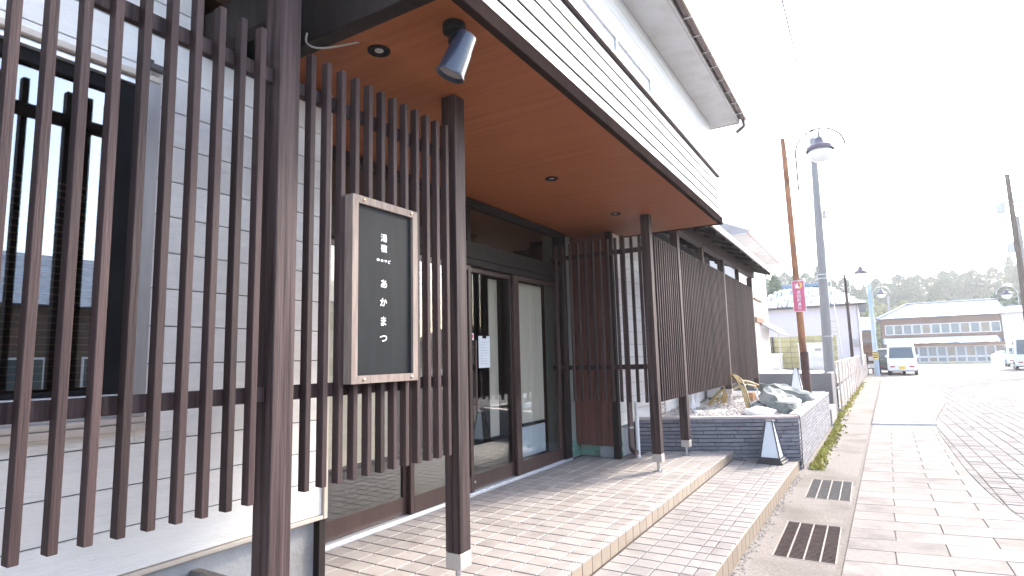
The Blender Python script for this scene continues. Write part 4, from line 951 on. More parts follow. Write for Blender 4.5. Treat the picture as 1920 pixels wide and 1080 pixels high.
hl = hooplamp(-1.15, 13.65, GZ - .03, 6.2, 'rusty orange lamp pole with hoop lamp rising from the gravel bed', m_rust, .064, 1, 5.80, 1.2)
q = MB(); q.lathe((-1.15, 13.65, GZ - .02), [(.084, 0), (.082, .9), (.076, .92)], 14); q.build('pole_sleeve', mat('dark_rust_sleeve', (.09, .045, .035), (.06, .03, .028), 6, rough=.7), hl, True)
ps = thing('street_sign', 'pink vertical street sign with crescent on the rusty lamp pole', 'sign', (-1.15, 13.58, 2.37))
sx0, sx1, sz0, sz1 = -1.275, -1.025, 2.375, 3.04
q = MB(); q.box(sx0, sx1, 13.555, 13.567, sz0, sz1, .004); q.build('border', m_white, ps)
q = MB(); q.box(sx0 + .015, sx1 - .015, 13.5515, 13.5549, sz0 + .015, sz1 - .015, .001); q.build('plate', m_pinksign, ps)
q = MB(); q.box(-1.2, -1.1, 13.568, 13.60, 2.5, 2.53); q.box(-1.2, -1.1, 13.568, 13.60, 2.88, 2.91); q.build('clamp', m_steel, ps)
# crescent and white figure
q = MB(); pts = []
for i in range(17): a = R(-110 + 220 * i / 16); pts.append((-1.145 + .075 * math.cos(a), 2.935 + .075 * math.sin(a)))
for i in range(16, -1, -1): a = R(-110 + 220 * i / 16); pts.append((-1.165 + .062 * math.cos(a) * .95, 2.938 + .072 * math.sin(a)))
for i in range(16): q.add([(pts[i][0], 13.5508, pts[i][1]), (pts[i + 1][0], 13.5508, pts[i + 1][1]), (pts[32 - i][0], 13.5508, pts[32 - i][1]), (pts[33 - i][0], 13.5508, pts[33 - i][1])], [(0, 1, 2, 3)])
q.build('crescent', m_yellow, ps)
q = MB(); q.add([(x_, 13.5506, z_) for x_, z_ in ((-1.215, 2.875), (-1.13, 2.875), (-1.125, 2.90), (-1.15, 2.92), (-1.155, 2.965), (-1.17, 2.985), (-1.185, 2.95), (-1.20, 2.92))], [tuple(range(8))]); q.add([(x_, 13.5506, z_) for x_, z_ in ((-1.225, 2.93), (-1.212, 2.92), (-1.20, 2.955), (-1.212, 2.965))], [(0, 1, 2, 3)]); q.build('emblem', m_letter, ps)
for k, ch in enumerate('湯田町通り'):
    zc = 2.79 - k * .085
    glyph(ch, 0, 0, .066, .066, 'letter', parent=ps, bold=.02, M=lambda u, h, zc=zc: (-1.15 + u, 13.5507, zc + h))
# concrete pole behind the wall
cp = thing('utility_pole', 'grey concrete utility pole behind the end of the retaining wall', 'utility pole', (-.88, 16.6, .0))
q = MB(); q.tube([(-.90, 17.05, -.03), (-.86, 17.05, 3), (-.80, 17.05, 7.2)], [.13, .112, .075], 18); q.build('pole', m_cpole, cp, True)
for zz_ in (1.9, 3.4, 3.5):
    q = MB(); q.lathe((-.865, 17.05, zz_), [(.118, 0), (.124, .003), (.124, .03), (.118, .033)], 16); q.build('band', m_steel, cp, True)
q = MB(); q.box(-.73, -.64, 17.0, 17.1, 5.0, 5.2, .01); q.build('junction_box', m_alu, cp)
q = MB(); q.tube([(-.80, 17.05, 7.2), (-.80, 17.05, 7.5)], .02, 8); q.lathe((-.80, 17.05, 7.4), [(.05, 0), (.06, .03), (.04, .08), (.02, .1)], 10); q.build('insulator', m_white, cp, True)
q = MB(); pts = [(-.79 + .1 * math.sin(i / 12 * 3.14), 17.05 - i * 1.5, 7.5 - .5 * math.sin(i / 12 * 3.14) + .0 * i) for i in range(13)]; q.tube(pts, .013, 5); tag(q.build('overhead_wire', m_wire, None, True), 'thin overhead wire running from the concrete pole along the street', 'wire')
# ladder mast standing by the pole
lm = thing('lattice_mast', 'slim steel lattice mast right behind the concrete utility pole', 'mast', (-1.1, 24.0, .85))
for s_x in (-.16, .16):
    q = MB(); q.tube([(-1.02 + s_x * 1.5, 24, .84), (-1.15 + s_x * .4, 24, 6.2)], .018, 6); q.build('rail', m_steel, lm, True)
for k in range(16):
    zz_ = 1.1 + k * .32; w_k = .16 * (1.5 - 1.1 * (zz_ - .85) / 5.4); cx = -1.02 - .13 * (zz_ - .85) / 5.4
    q = MB(); q.tube([(cx - w_k, 24, zz_), (cx + w_k, 24, zz_ + (.16 if k % 2 else 0))], .011, 5); q.build('rung', m_steel, lm)
# white fence: panels between two rails, on posts
FA, FB = Vector((-.745, 17.2, 0)), Vector((-.20, 43.7, 0)); dFn = (FB - FA).normalized(); LFn = (FB - FA).length
fence = thing('street_fence', 'white slatted metal fence with rust stains along the pavement edge', 'fence', FA)
angf = math.atan2(dFn.y, dFn.x); RmF = Matrix.Translation(FA) @ Matrix.Rotation(angf, 4, 'Z')
for z0, z1 in ((1.22, 1.27), (.70, .74), (.56, .60), (.05, .09)):
    q = MB(); q.box(0, LFn, -.03, .03, z0, z1, .008); q.xf(RmF); q.build('rail', m_fence, fence)
pu = MB(); pu.box(.01, .235, -.008, .008, .745, 1.215, .003); me_u = pu.mesh('fence_panel', m_fence)
pl_ = MB(); pl_.box(.01, .235, -.008, .008, .095, .555, .003); me_d = pl_.mesh('fence_panel', m_fence)
nF_ = int(LFn / .25)
for k in range(nF_):
    p = FA + dFn * (k * .25)
    inst('fence_panel', me_u, fence, p, (0, 0, angf)); inst('fence_panel', me_d, fence, p, (0, 0, angf))
for k in range(0, nF_ + 1, 6):
    q = MB(); q.box(k * .25 - .03, k * .25 + .03, -.085, -.032, 0, 1.26, .006); q.xf(RmF); q.build('fence_post', m_fence, fence)
# ================================================================== lot behind: yellow block wall, cabinets, houses
yw = thing('block_wall', 'pale yellow green block wall across the snowy lot', 'wall', (-3.0, 27.0, .85))
q = MB(); q.box(-6.2, -1.1, 27.0, 27.12, .84, 2.16); q.build('core', m_mortar, yw)
for r in range(6):
    for k in range(6):
        x0 = -6.2 + k * .86; q = MB(); q.box(x0 + .006, x0 + .854, 26.985, 27.135, .85 + r * .222 + .006, .85 + r * .222 + .216, .004); q.build('block', m_yblock, yw)
q = MB(); q.box(-3.58, -3.52, 26.9, 26.98, .84, 2.18, .004); q.box(-3.46, -3.40, 26.9, 26.98, .84, 2.18, .004); q.build('buttress', m_lampframe, yw)
def cabinet(x0, x1, y0, y1, z0, z1, label, door=2):
    t = thing('white_cabinet', label, 'cabinet', ((x0 + x1) / 2, (y0 + y1) / 2, z0))
    q = MB(); q.box(x0, x1, y0, y1, z0, z1, .01); q.build('body', m_white, t)
    q = MB(); q.box(x0 - .03, x1 + .03, y0 - .03, y1 + .03, z1 + .001, z1 + .05, .008); q.build('lid', m_white, t)
    for k in range(door):
        a = x0 + .03 + (x1 - x0 - .06) * k / door; b_ = x0 + .03 + (x1 - x0 - .06) * (k + 1) / door
        q = MB(); q.box(a + .008, b_ - .008, y0 - .012, y0 - .001, z0 + .05, z1 - .04, .003); q.build('door', m_white, t)
    return t
cabinet(-3.62, -2.98, 25.3, 25.8, .85, 1.44, 'low white twin door cabinet in front of the yellow block wall')
cb2 = cabinet(-2.32, -1.42, 25.3, 25.9, .85, 1.82, 'tall white cabinet with a round vent in front of the yellow wall')
q = MB(); q.box(-1.75, -1.53, 25.275, 25.287, 1.55, 1.65, .004); q.build('vent', m_alu, cb2)
def tiled_roof(parent, x0, x1, y0, y1, ze, zr, m, over=.35, hip=.0, snow=.0, rows=14, cols=30, seed=1):
    """front slope (facing -Y) made of tile courses, ridge along X"""
    yr = (y0 + y1) / 2; q = MB(); rng = random.Random(seed)
    q.add([(x0 - over, y0 - over, ze - .03), (x1 + over, y0 - over, ze - .03), (x1 + over - hip, yr, zr - .03), (x0 - over + hip, yr, zr - .03), (x1 + over, y1 + over, ze - .03), (x0 - over, y1 + over, ze - .03)], [(0, 1, 2, 3), (3, 2, 4, 5), (0, 3, 5), (1, 4, 2)])
    q.add([(x0 - over, y0 - over, ze - .1), (x1 + over, y0 - over, ze - .1), (x1 + over, y1 + over, ze - .1), (x0 - over, y1 + over, ze - .1)], [(3, 2, 1, 0)])
    q.build('roof', m, parent)
    tm = MB(); w_ = (x1 - x0 + 2 * over) / cols; d_ = (yr - y0 + over) / rows
    sl_ = (zr - ze) / (yr - y0 + over); tm.add([(0, 0, -.01), (w_ * .3, 0, .03), (w_ * .75, 0, -.005), (w_, 0, .02), (0, d_, d_ * sl_ - .02), (w_ * .3, d_, d_ * sl_ + .01), (w_ * .75, d_, d_ * sl_ - .02), (w_, d_, d_ * sl_), (0, 0, -.05), (w_, 0, -.05)], [(0, 1, 5, 4), (1, 2, 6, 5), (2, 3, 7, 6), (8, 9, 3, 2, 1, 0)])
    tm2 = MB(); tm2.v = list(tm.v); tm2.f = list(tm.f)
    course = MB(); scourse = MB()
    for r in range(rows):
        for c in range(cols):
            yy = y0 - over + r * d_; xx = x0 - over + c * w_; f = r / rows * hip
            if xx < x0 - over + f or xx + w_ > x1 + over - f: continue
            tgt = scourse if rng.random() < snow else course
            zb = ze + r * d_ * sl_
            tgt.add([(a + xx, b_ + yy, c_ + zb + (.02 if tgt is scourse else 0)) for a, b_, c_ in tm.v], tm.f)
    if course.v: course.build('roof_tiles', m, parent, kind='stuff')
    if scourse.v: scourse.build('roof_snow', m_snow, parent, kind='stuff')
    q = MB(); q.box(x0 - over + hip, x1 + over - hip, yr - .12, yr + .12, zr - .02, zr + .22, .05); q.build('ridge', m, parent)
# pale pink house behind the yellow wall
ph = thing('house', 'pale pink house with snow dappled tiled roof behind the yellow wall', 'house', (-2.4, 36, .85))
q = MB(); q.box(-5.3, -.25, 33.4, 40, .8, 3.85); q.build('wall', m_pink, ph)
tiled_roof(ph, -5.3, -.25, 33.4, 40, 3.86, 5.15, m_rooftile, .35, 1.7, .62, 13, 26, 5)
q = MB(); q.box(-.62, -.35, 33.2, 33.39, 1.75, 2.1, .02); q.build('meter_box', m_alu, ph)
q = MB(); q.tube([(-.3, 33.36, .85), (-.3, 33.36, 3.8)], .035, 8); q.build('downpipe', m_alu, ph)
q = MB(); q.box(-1.9, -1.2, 33.385, 33.3995, 2.5, 2.515); q.box(-1.9, -1.2, 33.385, 33.3995, 3.0, 3.015); q.build('wall_seam', m_sidingback, ph)
# white neighbour house with awning, next beyond the retaining wall
nh = thing('house', 'white neighbour house with a pinkish eave rising behind the low porch roof', 'house', (-5, 21, .85))
q = MB(); q.box(-7.5, -3.15, 18.2, 24.0, .8, 5.1); q.build('wall', m_whitewall, nh)
q = MB(); q.prism([(-2.62, 4.95), (-2.62, 5.03), (-5.2, 6.2), (-7.9, 5.03), (-7.9, 4.95)], 1, 17.4, 24.4); q.build('roof', mat('weathered_pale_roof', (.42, .40, .40), (.36, .34, .34), 3, rough=.7), nh)
q = MB(); q.box(-3.149, -2.661, 17.4, 24.4, 4.915, 4.945); q.build('soffit', m_whitewall, nh)
q = MB(); q.box(-2.66, -2.60, 17.38, 24.42, 4.90, 5.05, .008); q.build('eave_board', mat('faded_red_board', (.62, .44, .42), (.56, .38, .36), 4, rough=.7), nh)
q = MB(); q.box(-3.145, -3.05, 20.6, 22.2, 3.3, 3.36, .005); q.box(-3.145, -3.05, 20.6, 22.2, 2.55, 2.72, .005); w4 = q.build('window', m_brownwood, nh)
q = MB(); q.box(-3.148, -3.12, 20.65, 22.15, 2.721, 3.299); q.build('pane', m_frost, w4)
aw = thing('awning', 'small lean-to awning with snow at the white neighbour house', 'awning', (-2.8, 22.8, 2.2))
q = MB(); q.prism([(-3.148, 2.55), (-3.148, 2.5), (-2.55, 2.14), (-2.52, 2.19)], 1, 21.8, 24.3); q.build('roof', m_alu, aw)
q = MB(); q.prism([(-3.14, 2.62), (-3.14, 2.555), (-2.62, 2.24), (-2.64, 2.32)], 1, 21.85, 24.2); q.build('snow', m_snow, aw)
q = MB(); q.box(-2.6, -2.56, 21.9, 21.94, .85, 2.16); q.build('post', m_alu, aw)

# ================================================================== far inn across the end of the street (about 88 m away)
K = 88 / 69.
def FX(x): return x * K
def FZ(z): return 1.55 + (z - 1.55) * K
FYY = 88.
fi = thing('house', 'two storey wooden inn with snow covered roof at the street end', 'building', (FX(6), FYY + 4, -.35))
q = MB(); q.box(FX(1.35), FX(10.65), FYY, FYY + 8, -.45, FZ(4.5)); q.build('wall', m_brownwood, fi)
# upper roof with snow
rf = MB(); e0, e1, r0, r1 = FX(.95), FX(10.9), FX(3.7), FX(11.3); ze, zr = FZ(4.5), FZ(6.0)
rf.add([(e0, FYY - 1.0, ze), (e1, FYY - 1.0, ze + .03), (r1, FYY + 4, zr), (r0, FYY + 4, zr), (e0, FYY + 9, ze), (e1, FYY + 9, ze)], [(0, 1, 2, 3), (3, 2, 5, 4), (0, 3, 4), (1, 5, 2), (0, 4, 5, 1)]); ro = rf.build('roof', m_rooftile, fi)
sn = MB(); k_ = .06
sn.add([(e0 + .75, FYY - .98, ze + k_ + .02), (e1 - .1, FYY - .98, ze + k_ + .05), (r1 - .35, FYY + 3.6, zr - .04), (r0 + .5, FYY + 3.6, zr - .04)], [(0, 1, 2, 3)]); sn.build('snow_cover', m_snow, ro)
q = MB(); q.tube([(r0, FYY + 4, zr + .08), (r1, FYY + 4, zr + .08)], .17, 8); q.tube([(r0, FYY + 4, zr + .05), (e0, FYY - 1, ze + .06)], .14, 8); q.build('ridge', m_rooftile, ro)
# upper window band
def winrow(n, x0, x1, z0, z1, yy, frame=.06):
    for k in range(n):
        a = x0 + (x1 - x0) * k / n; b_ = x0 + (x1 - x0) * (k + 1) / n
        w_ = MB(); w_.box(a + .02, a + frame, yy - .06, yy - .01, z0, z1); w_.box(b_ - frame, b_ - .02, yy - .06, yy - .01, z0, z1); w_.box(a + frame, b_ - frame, yy - .059, yy - .011, z0, z0 + frame); w_.box(a + frame, b_ - frame, yy - .059, yy - .011, z1 - frame, z1); wo_ = w_.build('window', m_sash, fi)
        p_ = MB(); p_.box(a + frame, b_ - frame, yy - .03, yy - .02, z0 + frame, z1 - frame); p_.build('pane', (mat('tan_far_glass', (.2, .16, .12), rough=.2), m_carglass, mat('grey_far_glass', (.14, .17, .185), rough=.12))[random.choice((0, 1, 2, 2, 2))] , wo_)
winrow(12, FX(1.6), FX(10.6), FZ(2.92), FZ(3.9), FYY, .09)
q = MB(); q.box(FX(1.4), FX(10.65), FYY - .35, FYY - .02, FZ(2.72), FZ(2.88)); q.build('balcony_rail', m_brownwood, fi)
# lower pent roof with snow
q = MB(); q.prism([(FYY - .02, FZ(2.55)), (FYY - .02, FZ(2.45)), (FYY - 1.3, FZ(2.02)), (FYY - 1.3, FZ(2.08))], 0, FX(1.3), FX(10.4)); pr = q.build('pent_roof', m_rooftile, fi)
q = MB(); nn = 40; vv = []
for i in range(nn + 1):
    xx = FX(1.45) + (FX(10.25) - FX(1.45)) * i / nn; dz = random.uniform(-.05, .05)
    vv += [(xx, FYY - 1.36, FZ(2.02) + dz), (xx, FYY - 1.33, FZ(2.2) + dz), (xx, FYY - .05, FZ(2.62)), (xx, FYY - .05, FZ(2.5))]
ff = []
for i in range(nn): a = i * 4; ff += [(a, a + 4, a + 5, a + 1), (a + 1, a + 5, a + 6, a + 2), (a + 3, a + 2, a + 6, a + 7)]
q.add(vv, ff); q.build('snow_cover', m_snow, pr)
q = MB(); q.box(FX(3.4), FX(10.7), FYY - .6, FYY - .3, FZ(1.72), FZ(1.95)); q.build('lintel', mat('orange_brown_lintel', (.38, .2, .12), (.3, .15, .09), 2, rough=.7), fi)
winrow(10, FX(3.45), FX(10.7), FZ(.74), FZ(1.72), FYY - .28, .08); winrow(10, FX(3.45), FX(10.7), FZ(.2), FZ(.72), FYY - .28, .08)
q = MB(); q.box(FX(3.4), FX(10.7), FYY - .27, FYY - .02, -.45, FZ(1.72)); q.build('shop_wall', m_inwall, fi)
q = MB(); q.box(FX(3.4), FX(10.7), FYY - .62, FYY - .36, -.42, FZ(.19)); q.build('plinth', m_yblock, fi)
an = thing('house', 'white walled annex with blue tiled roof at the right end of the wooden inn', 'house', (FX(11.8), FYY + 2, -.35))
q = MB(); q.box(FX(10.7), FX(14), FYY - .2, FYY + 7, -.45, FZ(4.6)); q.build('wall', m_whitewall, an)
q = MB(); q.add([(FX(10.45), FYY - 1, FZ(4.62)), (FX(14.5), FYY - 1, FZ(4.62)), (FX(14.5), FYY + 3.5, FZ(5.6)), (FX(11.2), FYY + 3.5, FZ(5.6)), (FX(10.45), FYY + 8, FZ(4.62)), (FX(14.5), FYY + 8, FZ(4.62))], [(0, 1, 2, 3), (3, 2, 5, 4), (0, 3, 4), (1, 5, 2), (0, 4, 5, 1)]); q.build('roof', m_rooftile, an)
# small snowy house left of the far inn
sh = thing('house', 'small snow roofed house in the gap left of the wooden inn', 'house', (0, 95, -.4))
q = MB(); q.box(-3.0, 1.1, 92, 99, -.45, 4.1); q.build('wall', m_brownwood, sh)
q = MB(); q.prism([(91.2, 4.05), (95.5, 6.1), (99.8, 4.05)], 0, -3.4, 1.2); q.build('roof', m_rooftile, sh)
q = MB(); q.prism([(91.25, 4.15), (94.9, 5.9), (94.9, 5.99), (91.2, 4.26)], 0, -3.3, 1.1); q.build('snow_cover', m_snow, sh)
# roofed notice board and dark rack by the fence end
nb = thing('notice_board', 'small roofed wooden notice board beyond the end of the white fence', 'notice board', (-.35, 46, 0))
for xx in (-.72, .12): q = MB(); q.box(xx, xx + .12, 46, 46.12, -.03, 2.0); q.build('post', m_brownwood, nb)
q = MB(); q.box(-.6, .119, 46.03, 46.09, .8, 1.9); q.build('board', m_brownwood, nb)
q = MB(); q.prism([(45.6, 2.0), (46.06, 2.3), (46.5, 2.0)], 0, -1.05, .5); q.build('roof', m_darkwood, nb)
rk = thing('storage_rack', 'dark storage rack with boxes beside the blue steel pole', 'rack', (.05, 43.2, 0))
for xx in (-.12, .28): q = MB(); q.box(xx, xx + .05, 43, 43.4, -.03, 1.4); q.build('upright', m_black, rk)
for zz_ in (.35, .8, 1.3): q = MB(); q.box(-.069, .279, 43, 43.4, zz_, zz_ + .05); q.build('shelf', m_black, rk)
for zz_ in (.401, .851): q = MB(); q.box(-.02, .22, 43.02, 43.3, zz_, zz_ + .26, .01); tag(q.build('storage_box', m_white), 'white box on the ' + ('lower' if zz_ < .5 else 'upper') + ' shelf of the dark rack', 'box')
# further lamps and poles
hooplamp(-.62, 30.0, .85, 4.95, 'brown lamp pole with hoop lamp behind the white fence', m_post, .06, 1, 4.95, 0, 1., 'hoop street lamps')
bp = hooplamp(.36, 41.1, -.03, 5.5, 'pale blue steel pole with hoop lamp at the fence end', mat('pale_blue_pole', (.36, .46, .55), (.30, .39, .47), 3, rough=.5), .12, 1, 4.85, 0, .95, 'hoop street lamps')
q = MB(); q.lathe((.36, 41.1, 1.0), [(.139, 0), (.141, .01), (.141, .42), (.139, .43)], 16); q.build('warning_band', m_yellow, bp, True)
for k in range(4):
    q = MB(); q.add([(.36 + .1425 * math.cos(a), 41.1 + .1425 * math.sin(a), 1.03 + k * .1 + (.06 if j else 0) + .04 * i / 8) for j in (0, 1) for i, a in enumerate([R(-160 + 140 * t_ / 8) for t_ in range(9)])], [(i, i + 1, i + 10, i + 9) for i in range(8)]); q.build('warning_stripe', m_black, bp)
hooplamp(7.15, 40.0, -.03, 4.6, 'lamp pole with hoop lamp in front of the white annex by the parked vans', m_post, .06, -1, 4.3, 0, .95, 'hoop street lamps')
for (xx, yy, hh, rr, lab) in ((6.95, 38, 10.3, .17, 'tall brown utility pole beside the parked white van'), (7.7, 41, 8.6, .13, 'thinner utility pole standing behind the tall brown one')):
    up_ = thing('utility_pole', lab, 'utility pole', (xx, yy, 0))
    q = MB(); q.tube([(xx, yy, -.05), (xx - .12, yy, hh)], [rr, rr * .6], 12); q.build('pole', m_bark if rr > .15 else m_cpole, up_, True)
    q = MB(); q.box(xx - .5, xx + .35, yy - .05, yy + .05, hh - 1.5, hh - 1.38); q.build('cross_arm', m_alu, up_)
    q = MB(); q.lathe((xx - .55, yy - .1, hh - 2.0), [(.02, 0), (.2, .02), (.2, .5), (.02, .52)], 12); q.build('transformer', m_alu, up_, True)
q = MB(); q.tube([(.36, 62, 0 - .05), (.36, 62, 6.2)], .09, 8); 
lp = thing('utility_pole', 'pale short pole standing before the yellow green bushes', 'utility pole', (3.1, 100, -.4)); q = MB(); q.tube([(3.1, 100, -.45), (3.1, 100, 9.2)], .16, 8); q.build('pole', m_cpole, lp, True)

# ================================================================== vehicles
def wheel(parent, x, y, z, r, w_, side):
    q = MB(); q.lathe((x, y, z), [(r * .62, -w_ / 2), (r * .95, -w_ / 2), (r, -w_ * .3), (r, w_ * .3), (r * .95, w_ / 2), (r * .62, w_ / 2)], 20, Matrix.Rotation(R(90), 4, 'Y')); o = q.build('wheel', m_tyre, parent, True)
    q = MB(); q.lathe((x + side * w_ * .5, y, z), [(r * .6, 0), (r * .58, .012), (r * .2, .02), (.02, .022)], 16, Matrix.Rotation(R(90) * side, 4, 'Y')); q.build('rim', m_alu, o, True)
def van(label, loc, rz, paint, W=1.45, Lg=3.35, H=1.88, plate=True, nose=.35, grp='parked vans and cars'):
    """boxy one-box van; local +y is forwards, rear at y=0"""
    t = thing('parked_van', label, 'van', loc, grp)
    x0, y0, z0 = loc; hw = W / 2
    prof = [(.0, .32), (-.02, .55), (.0, .95), (.07, 1.0), (.28, H - .1), (.42, H - .01), (.8, H), (Lg - 1.1, H), (Lg - .75, H - .08), (Lg - nose + .1, 1.02), (Lg - .08, .85), (Lg, .6), (Lg - .02, .3), (Lg - .4, .24), (.3, .24)]
    def half(y, z): return hw * (1 - .10 * max(0, (z - .95) / (H - .95)) ** 1.3) * (1 - .05 * max(0, y - Lg + .5) / .5)
    q = MB(); n = len(prof); cr = .06; vv = []
    for s_ in (-1, -.93, .93, 1):
        for (y, z) in prof:
            k = 0 if abs(s_) < .95 else cr; yc, zc = Lg / 2, H / 2
            yy = y + (k if y < yc else -k) * .8; zz_ = z + (k if z < zc else -k) * .8
            vv.append((s_ * half(y, z), yy if k else y, zz_ if k else z))
    ff = [tuple(range(n - 1, -1, -1)), tuple(3 * n + i for i in range(n))]
    for r in range(3): ff += [(r * n + i, r * n + (i + 1) % n, (r + 1) * n + (i + 1) % n, (r + 1) * n + i) for i in range(n)]
    q.add(vv, ff); Rm = Matrix.Translation(loc) @ Matrix.Rotation(rz, 4, 'Z'); q.xf(Rm); q.build('body', paint, t, True)
    def P(name, m, boxes=None, polys=None, par=t):
        b_ = MB()
        for bb in boxes or (): b_.box(*bb)
        for pp in polys or (): b_.add(pp, [tuple(range(len(pp)))])
        b_.xf(Rm); return b_.build(name, m, par)
    # rear window on the raked tailgate
    def rg(z): return .07 + (z - 1.0) / (H - .1 - 1.0) * .21
    za, zb = 1.04, H - .22
    P('rear_window', m_carglass, polys=[[(-hw * .84, rg(za) - .012, za), (hw * .84, rg(za) - .012, za), (hw * .76, rg(zb) - .012, zb), (-hw * .76, rg(zb) - .012, zb)]])
    P('wiper', m_black, polys=[[(-.05, rg(1.06) - .02, 1.06), (-.03, rg(1.06) - .02, 1.08), (.38, rg(1.17) - .02, 1.19), (.38, rg(1.17) - .02, 1.17)]])
    for s_ in (-1, 1):
        P('tail_light', m_lens, [(s_ * hw * .66 - .12, s_ * hw * .66 + .12, -.035, .0, .50, .57, .005)])
        P('side_window', m_carglass, polys=[[(s_ * (half(y, z) + .006), y, z) for y, z in ((.45, 1.08), (1.6, 1.08), (1.6, H - .2), (.6, H - .2))], [(s_ * (half(y, z) + .006), y, z) for y, z in ((1.68, 1.08), (Lg - .75, 1.08), (Lg - 1.05, H - .2), (1.68, H - .2))]])
        P('mirror', paint, [(s_ * (hw + .09) - .07, s_ * (hw + .09) + .07, Lg - .95, Lg - .85, 1.05, 1.22, .02)])
        P('headlight', m_globe, [(s_ * hw * .7 - .14, s_ * hw * .7 + .14, Lg - .06, Lg + .012, .62, .76, .01)])
    P('windscreen', m_carglass, polys=[[(-hw * .82, Lg - nose + .08, 1.06), (hw * .82, Lg - nose + .08, 1.06), (hw * .74, Lg - .74, H - .14), (-hw * .74, Lg - .74, H - .14)]])
    P('rear_bumper', paint, [(-hw * .97, hw * .97, -.06, .05, .30, .47, .02)])
    if plate: P('number_plate', m_plate, [(-.165, .165, -.075, -.061, .40, .56, .003)])
    P('front_bumper', m_black, [(-hw * .95, hw * .95, Lg - .08, Lg + .04, .28, .5, .02)])
    for yy in (.45, Lg - .6):
        for s_ in (-1, 1):
            c = Rm @ Vector((s_ * (hw - .07), yy, .27)); wheel(t, c.x, c.y, c.z, .27, .15, s_)
    return t
van('white boxy van with yellow plate parked rear on beside the blue pole', (1.64, 41.6, -.03), R(-3), m_vanw, 1.46, 3.35, 1.9)
van('dark teal car parked beyond the white van beside the blue pole', (1.15, 44.2, -.03), R(-2), m_vandk, 1.48, 3.3, 1.62)
v3 = van('cream white van parked at the right with its wheels turned from the road', (8.85, 49.0, -.03), R(-8), m_vancream, 1.68, 4.3, 2.2, nose=.4)
v4 = van('smaller white car parked behind the cream van beside the snow pile', (10.0, 59, -.09), R(-6), m_vanw, 1.6, 3.8, 1.75)
sp_ = lump((11.3, 74, -.3), (1.3, 1.3, 1.45), 'snow_heap', m_snow, 'cone shaped snow pile in front of the wooden inn', 'snow', seed=12, amp=.12, sub=3)

# ================================================================== wooded hill
hm = MB(); nx, ny = 60, 14; rng = random.Random(11); vv = []
def hillz(x, y): 
    t_ = min(1, max(0, (y - 112) / 60)); base = 14.4 * t_ * t_ * (3 - 2 * t_)
    return -.45 + base * (1 + .10 * math.sin(x * .05) + .42 * max(0, min(1, (-x) / 16))) 
for j in range(ny + 1):
    for i in range(nx + 1):
        x = -120 + 240 * i / nx; y = 108 + 110 * j / ny; vv.append((x, y, hillz(x, y)))
hm.add(vv, [(j * (nx + 1) + i, j * (nx + 1) + i + 1, (j + 1) * (nx + 1) + i + 1, (j + 1) * (nx + 1) + i) for j in range(ny) for i in range(nx)])
struct(hm.build('hill', m_hill, None, True))
def conifer(seed, H, Rr, m, blunt=False, nleaf=1700):
    rng = random.Random(seed); tr = MB(); tr.tube([(0, 0, -.5), (rng.uniform(-.1, .1), 0, H * .5), (0, 0, H * .96)], [H * .022, H * .015, .03], 7)
    for k in range(14):
        z = H * (.22 + .7 * k / 14); a = rng.random() * 6.28; L = Rr * (1 - z / H) * .9; tr.tube([(0, 0, z), (math.cos(a) * L, math.sin(a) * L, z - L * .15)], [.05, .015], 4)
    cr = MB()
    for k in range(nleaf):
        u = rng.random() ** .8; z = H * (.16 + .84 * u)
        R_ = Rr * ((1 - u) ** .75 if not blunt else math.sqrt(max(.02, 1 - (2 * u - .9) ** 2 * .95))) * (1 + .22 * math.sin(z * 3.1 + seed))
        a = rng.random() * 6.28; rr = R_ * math.sqrt(rng.uniform(.15, 1)); c = Vector((rr * math.cos(a), rr * math.sin(a), z - rr * .18))
        s = rng.uniform(.3, .62) * (H / 11); d = Vector((rng.gauss(0, 1), rng.gauss(0, 1), rng.gauss(-.2, .6))).normalized(); e = d.cross(Vector((rng.gauss(0, 1), rng.gauss(0, 1), rng.gauss(0, 1)))).normalized()
        cr.add([c - d * s - e * s * .5, c + d * s * .2 - e * s * .7, c + d * s, c + e * s * .6], [(0, 1, 2, 3)])
    return tr.mesh('trunk', m_bark), cr.mesh('crown', m)
CON = [conifer(s, h, r, m_conif) for s, h, r in ((1, 8.5, 2.0), (2, 7.5, 2.2), (3, 9.5, 2.3), (4, 7.0, 1.8))] + [conifer(5, 6.8, 2.6, m_conif, True), conifer(6, 7.4, 2.4, m_conif, True)]
BUS = [conifer(21, 5.5, 2.6, m_bush, True, 1300), conifer(22, 4.6, 2.2, m_bush, True, 1200)]
def tree(name, meshes, loc, sc, label, cat, group):
    t = thing(name, label, cat, loc, group); rz = random.random() * 6.28
    inst('trunk', meshes[0], t, loc, (0, 0, rz), (sc, sc, sc)); inst('crown', meshes[1], t, loc, (0, 0, rz), (sc, sc, sc)); return t
for row in range(4):
    y = 128 + row * 11; x = -48 + row * 1.3
    while x < 62:
        xx = x + random.uniform(-.8, .8); kind = random.choice((0, 1, 2, 3, 4, 5, 4, 5, 4, 5)); tree('conifer_tree', CON[kind], (xx, y + random.uniform(-3, 3), hillz(xx, y) - .3), random.uniform(.62, .86), ('pointed conifer' if kind < 4 else 'round topped tree') + (' on the lower slope of the wooded hill', ' halfway up the wooded hill behind the far houses', ' near the top of the wooded hill', ' along the ridge of the wooded hill')[row], 'tree', 'trees of the wooded hill')
        x += random.uniform(1.7, 2.6)
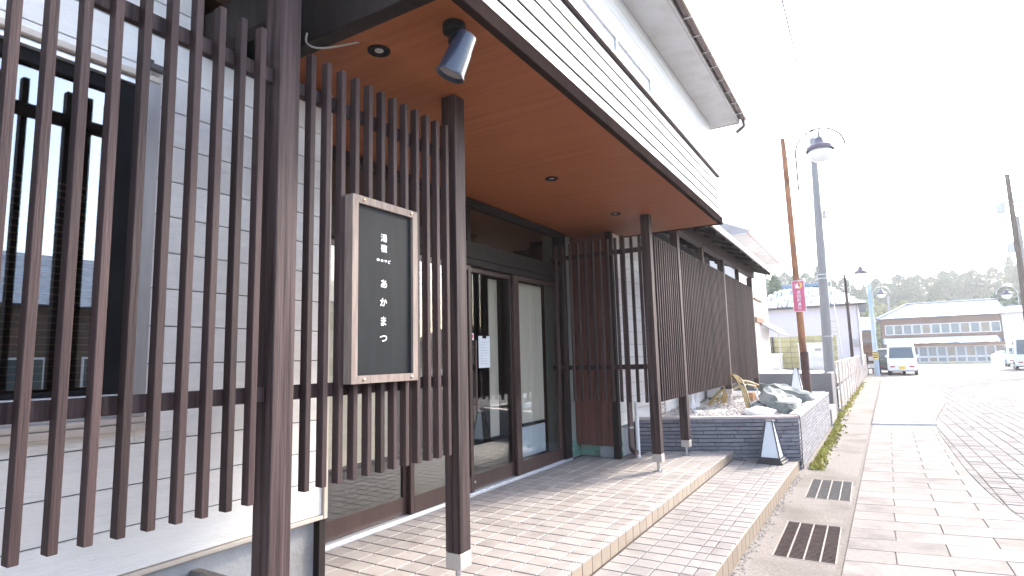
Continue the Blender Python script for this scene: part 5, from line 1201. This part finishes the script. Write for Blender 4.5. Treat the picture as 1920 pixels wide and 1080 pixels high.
for xx, yy, k in ((-6.5, 124, 1.7), (-3, 121, 1.6), (.5, 123, 1.75), (3.2, 119, 1.5), (6.0, 122, 1.7), (8.8, 120, 1.55), (11.5, 124, 1.6), (1.8, 128, 1.9), (-9.5, 126, 1.8), (6.5, 129, 1.7)):
    tree('bamboo_bush', random.choice(BUS), (xx, yy, hillz(xx, yy) - .3), k, 'yellow green leafy clump at the foot of the wooded hill', 'bush', 'yellow green clumps below the hill')
tree('pine_tree', CON[4], (15.2, 93, -.4), 1.35, 'broad green pine tree rising behind the white annex roof', 'tree', None)
tree('conifer_tree', CON[0], (-9.2, 78, .0), 1.25, 'darker conifer standing close behind the white neighbour house', 'tree', None)
tree('conifer_tree', CON[1], (-12.0, 80, .0), 1.3, 'bushy conifer left of the darker one behind the neighbour house', 'tree', None)
# ================================================================== across the street: the houses mirrored in the window and doors
def opposite(x, y0, y1, H, ridge, wallm, label, seed):
    t = thing('house', label, 'house', (x + 3, (y0 + y1) / 2, 0), 'houses on the other side of the street')
    q = MB(); q.box(x, x + 7, y0, y1, -.05, H); q.build('wall', wallm, t)
    q = MB(); q.prism([(x - .6, H - .05), (x + 3.5, ridge), (x + 7.6, H - .05)], 1, y0 - .5, y1 + .5); q.build('roof', m_rooftile, t)
    for zz_ in (.8, 3.2):
        if zz_ + 1.2 > H: continue
        n_ = int((y1 - y0) / 2.2)
        for k in range(n_):
            a = y0 + .6 + k * 2.2; q = MB(); q.box(x - .05, x - .001, a, a + 1.3, zz_, zz_ + 1.1); w_ = q.build('window', m_sash, t); q = MB(); q.box(x - .06, x - .051, a + .06, a + 1.24, zz_ + .06, zz_ + 1.04); q.build('pane', m_carglass, w_)
opposite(15.0, -9, 1.5, 3.0, 4.9, m_brownwood, 'low brown wooden house across the street behind the viewer', 1)
opposite(14.5, 3.2, 13, 3.4, 5.4, m_inwall, 'dark wooden house across the street mirrored in the front window', 2)
opposite(17.5, 15.5, 27, 4.8, 6.6, m_whitewall, 'white two storey house across the street opposite the fence', 3)

# ================================================================== haze
hz = MB(); hz.box(-140, 140, -48, 235, -1.6, 34)
hm_ = bpy.data.materials.new('haze'); hm_.use_nodes = True; nt = hm_.node_tree; nt.nodes.clear(); o_ = nt.nodes.new('ShaderNodeOutputMaterial'); pv = nt.nodes.new('ShaderNodeVolumePrincipled')
pv.inputs['Color'].default_value = (.93, .95, 1, 1); pv.inputs['Density'].default_value = .0011; pv.inputs['Anisotropy'].default_value = .55; nt.links.new(pv.outputs[0], o_.inputs['Volume'])
h_ = hz.build('haze', hm_); h_['kind'] = 'stuff'
